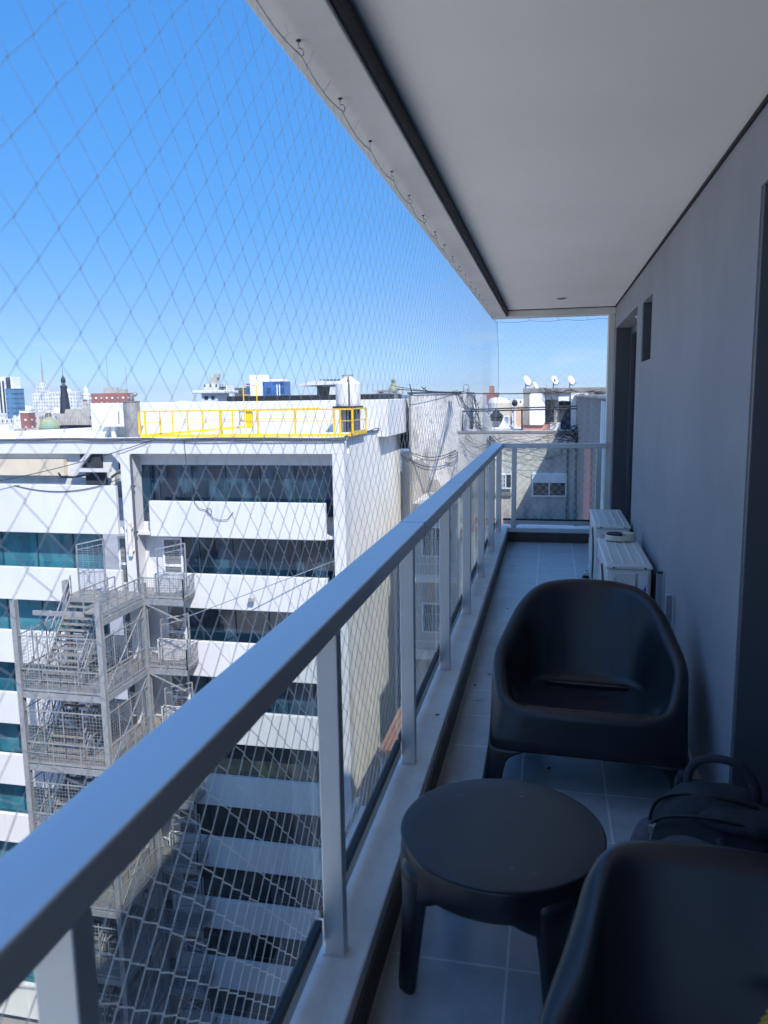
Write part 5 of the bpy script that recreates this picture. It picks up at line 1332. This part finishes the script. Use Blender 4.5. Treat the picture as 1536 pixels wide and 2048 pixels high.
bld("turret_block", 163, 178, 799, 520, 5, F['cream'], "small cream building with a domed white turret right of the spire", extra=lambda t, w_, h_, d: (
    MB().lathe((0, -d * .2, h_), [(2.6, 0), (2.6, 3), (3, 3.2), (2.2, 4.5), (1.6, 4.6), (1.6, 7), (1.1, 8.4), (.3, 9.2), (0, 11)], 12).build("turret", M['white_wall'], t)))
bld("red_flats", 181, 254, 787, 420, 8, F['brick'], "wide red brick block with white bands and rooftop masts", extra=lambda t, w_, h_, d: (
    MB().box(-w_ * .4, w_ * .3, -d * .2, d * .2, h_ + .01, h_ + 3.4).box(w_ * .35, w_ * .8, -d * .3, d * .2, h_ + .01, h_ + 2.2).build("stair_head", M['stone'], t),
    MB().tube([(-w_ * .2, 0, h_), (-w_ * .2, 0, h_ + 22)], .18, 4).build("mast", M['metal_grey'], t), MB().tube([(w_ * .82, 0, h_), (w_ * .82, 0, h_ + 16)], .18, 4).build("mast", M['metal_grey'], t)))
bld("red_house", 40, 58, 826, 300, 4, F['brick'], "small red block with pale bands among the roofs left of the green dome", extra=parapet_extra(M['white_wall']))
# --- skyline above the office roof
bld("slotted_block", 408, 437, 768, 300, 7, F['white'], "white block with dark window grid and balconies above the yellow rail", extra=lambda t, w_, h_, d: (
    MB().box(w_ + .01, w_ * 2.0, -d / 2 + .5, d / 2, h_ * .4, h_ - 1.2).build("dark_glass_wing", facade_mat("black_grid_glass", (0.05, 0.055, 0.06), (0.16, 0.18, 0.19), 1.8, 2.2, .35, (.3, .3, .3), .3), t),
    MB().box(w_ * 2.001, w_ * 2.10, -d / 2, d / 2, 0, h_ - .6).build("end_fin", M['white_wall'], t),
    MB().box(-w_ * .4, w_ * .5, -d * .3, d * .2, h_ + .01, h_ + 2.6).box(w_ * .1, w_ * .7, -d * .2, d * .2, h_ + 2.61, h_ + 4.2).build("stair_head", M['stone'], t)))
bld("dark_glass_block", 469, 495, 776, 330, 6, facade_mat("brown_glass_block", (0.13, 0.12, 0.11), (0.04, 0.04, 0.045), 2.2, 2.6, .5), "low dark glass block between the slotted block and the white tower")
bld("white_tower", 499, 524, 750, 260, 7, M['white_wall'], "blank white tower with blue glass wings above the yellow rail", extra=lambda t, w_, h_, d: (
    MB().box(w_ + .01, w_ * 4.4, -d / 2 + .3, d / 2, 0, h_ - 2.4).build("blue_glass_wing", facade_mat("cobalt_glass", (0.05, 0.15, 0.34), (0.015, 0.055, 0.17), 2.6, 3.0, .35, (.4, .4, .45), .2), t),
    MB().box(-w_ * 1.7, -w_ - .01, -d / 2 + .6, d / 2, 0, h_ - 3.0).build("blue_glass_wing", facade_mat("cobalt_glass_side", (0.05, 0.15, 0.34), (0.015, 0.055, 0.17), 2.6, 3.0, .35), t),
    MB().box(w_ * 1.1, w_ * 4.2, -d * .3, d * .3, h_ - 2.39, h_ - 1.6).build("plant_room", M['white_wall'], t),
    MB().box(w_ * 3.2, w_ * 3.35, -d / 2 + .2, -d / 2 + .29, h_ - 12, h_ - 3.5).box(w_ * 3.6, w_ * 3.75, -d / 2 + .2, -d / 2 + .29, h_ - 12, h_ - 3.5).build("window_strip", M['white_wall'], t)))
bld("grey_tower", 746, 765, 779, 480, 14, facade_mat("pale_grey_tower", (0.46, 0.47, 0.49), (0.30, 0.31, 0.34), 3, 3, .8), "plain pale grey tower left of the distant green dome")
bld("pale_office", 783, 802, 774, 760, 14, F['cream'], "beige block right behind the distant green dome")
bld("blue_office", 797, 820, 790, 420, 14, facade_mat("blue_grey_office", (0.20, 0.26, 0.33), (0.05, 0.10, 0.16), 2.4, 3, .6), "small blue glass block beyond the grey roof shaft")
bld("white_roof_house", 381, 500, 787, 52, 5, M['roof_white'], "low white roof house with a flat cap behind the penthouse wall") if False else None
cp = at(430, 787, 55); t = empty("roof_cap_house", "small white lift house with an overhanging flat cap on the rooftops", "roof house", (cp.x, 55, -.4))
wq = (at(455, 787, 55).x - at(405, 787, 55).x) / 2
MB().box(-wq * .62, wq * .62, -1, 1.2, 0, cp.z + .4).build("wall", M['roof_white'], t); MB().box(-wq * 1.25, wq * 1.25, -1.3, 1.5, cp.z + .401, cp.z + .62).build("cap", M['roof_white'], t, bevel=.05)
MB().box(-wq * .4, -wq * .12, -1.03, -1.001, cp.z - .05, cp.z + .2).box(wq * .15, wq * .4, -1.03, -1.001, cp.z - .05, cp.z + .2).build("slot", M['void'], t)
# --- seen over the railing at the far end
bld("banded_red_block", 967, 992, 791, 260, 14, F['brick'], "red and white banded block seen between the party wall and the hut", extra=parapet_extra(M['terracotta']))
bld("cream_roof_house", 996, 1018, 806, 62, 5, M['cream_wall'], "cream rooftop wall behind the white terrace with the tall vent pipe")
bld("peach_house", 1032, 1047, 812, 64, 5, mat("peach_render", (0.60, 0.42, 0.30), .9), "narrow peach coloured wall beside the tall white vent pipe")
bld("grey_house", 957, 985, 832, 70, 5, M['concrete'], "small grey house with flat roof right of the cable bundle")
TY = 45.0
p, q = at(984, 846, TY), at(1056, 858, TY)
t = empty("white_terrace", "sunlit white terrace walls with steps of different height behind the concrete block", "terrace", (p.x, TY, -33))
MB().box(0, q.x - p.x, 0, .4, 0, q.z + 33 + .1).box(0, .9, .41, 2, 0, p.z + 33 + .35).build("wall", M['white_wall'], t)
tm = MB()
for (u0, u1, v) in ((998, 1012, 843), (1012, 1020, 848), (1020, 1034, 851)):
    a_, b_ = at(u0, v, TY), at(u1, v, TY); tm.box(a_.x - p.x, b_.x - p.x - .02, .1, .6, 20, a_.z + 33)
tm.build("stepped_wall", M['white_wall'], t)
a_, b_ = at(1027, 812, TY), at(1032, 850, TY)
MB().tube([((a_.x + b_.x) / 2 - p.x, -.2, b_.z + 33 - .6), ((a_.x + b_.x) / 2 - p.x, -.2, a_.z + 33)], .075, 10).build("vent_pipe", M['roof_white'], t)
MB().lathe(((a_.x + b_.x) / 2 - p.x, -.2, a_.z + 33), [(.10, .001), (.16, .08), (.16, .22), (.08, .34), (0, .36)], 12).build("vent_cowl", M['black'], t)
w0 = at(992, 835, TY)
MB().box(w0.x - p.x - .3, w0.x - p.x + .35, -.1, .3, w0.z + 33 - .2, w0.z + 33 + .05).prism([(w0.x - p.x - .4, w0.z + 33 + .051), (w0.x - p.x + .45, w0.z + 33 + .051), (w0.x - p.x, w0.z + 33 + .5)], -.15, .35, 'y').build("birdhouse_vent", M['void'], t)
# round grey water tank among the roofs
p = at(997, 797, 75); t = empty("grey_water_tank", "pale ribbed cistern on the roofs beside the banded red block", "water tank", (p.x, 75, p.z - 2.0))
MB().lathe((0, 0, 0), [(.9, -3), (.9, 0), (1.05, .05), (1.05, 1.6), (.8, 2.0), (.3, 2.1), (0, 2.1)], 20).build("tank", M['tank'], t)

# --- the mass of ordinary city blocks out to the horizon
kinds = ['white', 'white', 'cream', 'white', 'stone', 'white', 'cream', 'blank', 'blank', 'grey', 'white', 'brick']
GL = {'white': "pale distant flats, one of many white blocks on the hazy city skyline", 'cream': "cream distant flats, one of many cream blocks among the city roofs",
      'grey': "grey distant flats, one of many grey blocks among the city roofs", 'stone': "old stone coloured block, one of many stone blocks among the city roofs",
      'blank': "windowless white block, one of many bare white blocks among the city roofs", 'brick': "red brick block, one of many red blocks scattered through the city"}
def city(n, ulo, uhi, ylo, yhi, vlo, vhi, seed):
    r = random.Random(seed)
    for k in range(n):
        Y = ylo * (yhi / ylo) ** ((k + r.random()) / n); u = r.uniform(ulo, uhi); kd = r.choice(kinds)
        # roof height so that the roof stands between the two picture heights at that distance
        hor = 808 - u * .0163
        if Y < 270 and 20 < u < 215: continue
        dpf = .45 if u < 500 else 1.0
        drop = r.uniform(vlo, vhi) * 1537 / Y
        p = at(u, hor + drop, Y); wd = r.uniform(5, 12) * (0.8 + Y / 600); dp = r.uniform(8, 18) * (.6 + Y / 700) * dpf
        h_ = p.z + 33
        if h_ < 3: h_ = 3
        mb = MB().box(-wd / 2, wd / 2, 0, dp, 0, h_)
        x = r.uniform(-.3, .3) * wd
        mb.box(x - wd * .16, x + wd * .16, dp * .2, dp * .6, h_ + .01, h_ + r.uniform(1.6, 3.2))
        if r.random() < .6:
            x = r.uniform(-.4, .4) * wd; mb.box(x - wd * .09, x + wd * .09, dp * .1, dp * .3, h_ + .01, h_ + r.uniform(1.0, 2.0))
        mb.box(-wd / 2, wd / 2, 0, .3, h_ + .011, h_ + .8)
        o = mb.build("city_block", F[kd]); o.location = (p.x, Y, -33); o.rotation_euler = (0, 0, R(r.uniform(-9, 9)))
        tag(o, GL[kd], "building", kd + " blocks of the distant city")
city(110, -40, 200, 120, 2000, 4.5, 15, 3)
city(80, -20, 200, 290, 800, 5, 17, 21)
city(50, 180, 830, 500, 2300, 1.0, 9, 5)
city(60, 905, 1110, 110, 1900, 4, 13, 9)

# ================================================================== cables over the roofs
def tangle(name, label, pts, n, r_, spread, mtl='cable', seed=1):
    r = random.Random(seed); mb = MB()
    for k in range(n):
        off = [Vector((r.gauss(0, spread), r.gauss(0, spread * .5), r.gauss(0, spread))) for _ in pts]
        line = [tuple(Vector(p) + o_) for p, o_ in zip(pts, off)]
        mb.tube(catmull(line, 6, False) + [line[-1]], r_ * r.uniform(.6, 1.2), 4, caps=False)
    return tag(mb.build(name, M[mtl]), label, "cables")
A = lambda u, v, Y: at(u, v, Y)
tangle("cable_bundle", "thick bundle of black cables falling from the party wall corner to the concrete block", [A(905, 786, 44.6), A(917, 790, 44), A(926, 806, 42), A(936, 824, 39), A(950, 848, 36), A(968, 862, 35.5), A(990, 884, 34.6)], 12, .013, .08, seed=2)
tangle("cable_bundle", "second tangled bundle of cables hanging off the white fin beside the party wall", [A(935, 784, 46), A(944, 792, 45), A(950, 815, 44), A(953, 840, 43), A(958, 858, 41)], 9, .016, .10, seed=3)
tangle("cable_tangle", "loose web of black cables drooping over the top of the concrete block", [A(925, 872, 34.7), A(960, 893, 34.6), A(1010, 880, 34.6), A(1060, 884, 34.6), A(1105, 874, 34.6), A(1160, 866, 34.6)], 10, .007, .16, seed=4)
tangle("cable_tangle", "cables sagging in long loops just below the railing's end bar", [A(1000, 900, 34.6), A(1040, 912, 34.5), A(1080, 921, 34.5), A(1110, 918, 34.5), A(1150, 895, 34.6)], 5, .007, .12, seed=5)
tangle("cable_tangle", "snarl of cables over the hut front between the white panels", [A(1088, 780, 37.9), A(1102, 792, 37.8), A(1112, 812, 37.8), A(1110, 832, 37.8), A(1118, 842, 37.8), A(1098, 850, 37.8)], 8, .010, .12, 'cable_blue', seed=6)
tangle("cable_tangle", "snarl of cables along the hut roof edge under the right-hand dishes", [A(1090, 781, 37.8), A(1115, 786, 37.7), A(1140, 782, 37.7), A(1160, 790, 37.7), A(1180, 784, 37.7), A(1205, 782, 37.8)], 7, .011, .07, 'cable', seed=7)
tangle("cable_tangle", "dark cables hanging down the blue panel at the right of the hut", [A(1160, 788, 37.8), A(1166, 805, 37.7), A(1170, 825, 37.7), A(1162, 845, 37.7), A(1175, 860, 37.7)], 6, .010, .10, seed=8)
tangle("cable_tangle", "dark mass of cables where the concrete block meets the pink flank", [A(1120, 868, 34.4), A(1140, 876, 34.3), A(1160, 884, 34.3), A(1150, 862, 34.4), A(1172, 858, 34.3)], 12, .016, .14, seed=9)
cb = MB().tube(sagline(A(793, 778, 44.5), A(1056, 787, 38), .10, 12), .025, 5).tube(sagline(A(780, 770, 44), A(930, 783, 45), .15, 10), .02, 5)
tag(cb.build("long_cable", M['cable']), "long thin cable strung level from the office roof to the hut", "cable")
cb = MB()
for v0, v1, u0, u1 in ((819, 812, 944, 1160), (823, 817, 925, 1170)):
    cb.tube([A(u0, v0 + 40, 38), A(u0, v0, 38), A(u1, v1, 36.5), A(u1, v1 + 40, 36.5)], .035, 6)
for u in (1044,): cb.tube([A(u, 818, 37.3), A(u, 860, 37.3)], .045, 6)
tag(cb.build("pipe_rail", M['black'], smooth=True), "thin black pipe rails crossing the roofs in front of the hut", "rail")
cb = MB()
for (p, q, s_) in (((823, 905), (912, 900), .35), ((800, 905), (822, 918), .15), ((895, 912), (935, 876), .3)):
    cb.tube(sagline(A(*p, 44.7), A(*q, 44.4), s_, 10), .025, 5).tube(sagline(A(p[0], p[1] + 3, 44.7), A(q[0], q[1] + 2, 44.4), s_ * 1.3, 10), .02, 5)
tag(cb.build("wall_cable", M['cable']), "pair of cables looping across the stained party wall", "cable")
an = MB().tube([A(819, 768, 45), A(825, 790, 45)], .03, 4).tube([A(843, 774, 45), A(855, 782, 45)], .03, 4).tube([A(846, 779, 45), A(852, 774, 45)], .02, 4)
tag(an.build("aerial", M['black']), "small bent television aerial on the party wall top", "aerial")
an = MB().tube([A(927, 785, 47), A(927, 772, 47), A(929, 769, 47), A(936, 769, 47), A(938, 772, 47), A(938, 785, 47)], .03, 5).tube([A(926, 780, 47), A(939, 780, 47)], .02, 4)
tag(an.build("ladder_top", M['steel']), "thin hooped ladder top above the white fin", "ladder")

# ---- added block of flats, unseen, put at left to bounce sunlight onto the ceiling
bl = empty("added_bounce_block", "unseen pale block of flats added to bounce light onto the balcony", "building", (-44, -8, -33))
MB().box(-11, 11, -34, 32, 0, 31.5).build("wall", F['white'], bl)
MB().box(-11.2, 11.2, -34.2, 32.2, 31.501, 32.0).build("roof", M['roof_white'], bl)
# added low wing, unseen; its cream roof bounces warm light up to the ceiling
yw = empty("added_bounce_wing", "unseen low wing with a cream roof, added to bounce warm light upward", "building", (-14, 4, -33))
MB().box(-13, 12.2, -22, 10.5, 0, 15.5).build("wall", M['cream_wall'], yw)
MB().box(-13.2, 12.4, -22.2, 10.7, 15.501, 16.0).build("roof", mat("cream_bounce_roof", (0.76, 0.71, 0.62), .9, (0.68, 0.63, 0.55), scale=.3), yw)

# ================================================================== thin summer haze over the city
hz = bpy.data.materials.new("haze_air"); hz.use_nodes = True; t = hz.node_tree; t.nodes.clear()
o_ = t.nodes.new("ShaderNodeOutputMaterial"); pv = t.nodes.new("ShaderNodeVolumePrincipled")
pv.inputs["Color"].default_value = (0.80, 0.88, 1.0, 1); pv.inputs["Density"].default_value = 0.00016; pv.inputs["Anisotropy"].default_value = 0.2
t.links.new(pv.outputs[0], o_.inputs["Volume"])
tag(MB().box(-3200, 1500, -300, 4000, -34, 75).build("haze", hz), kind="stuff")
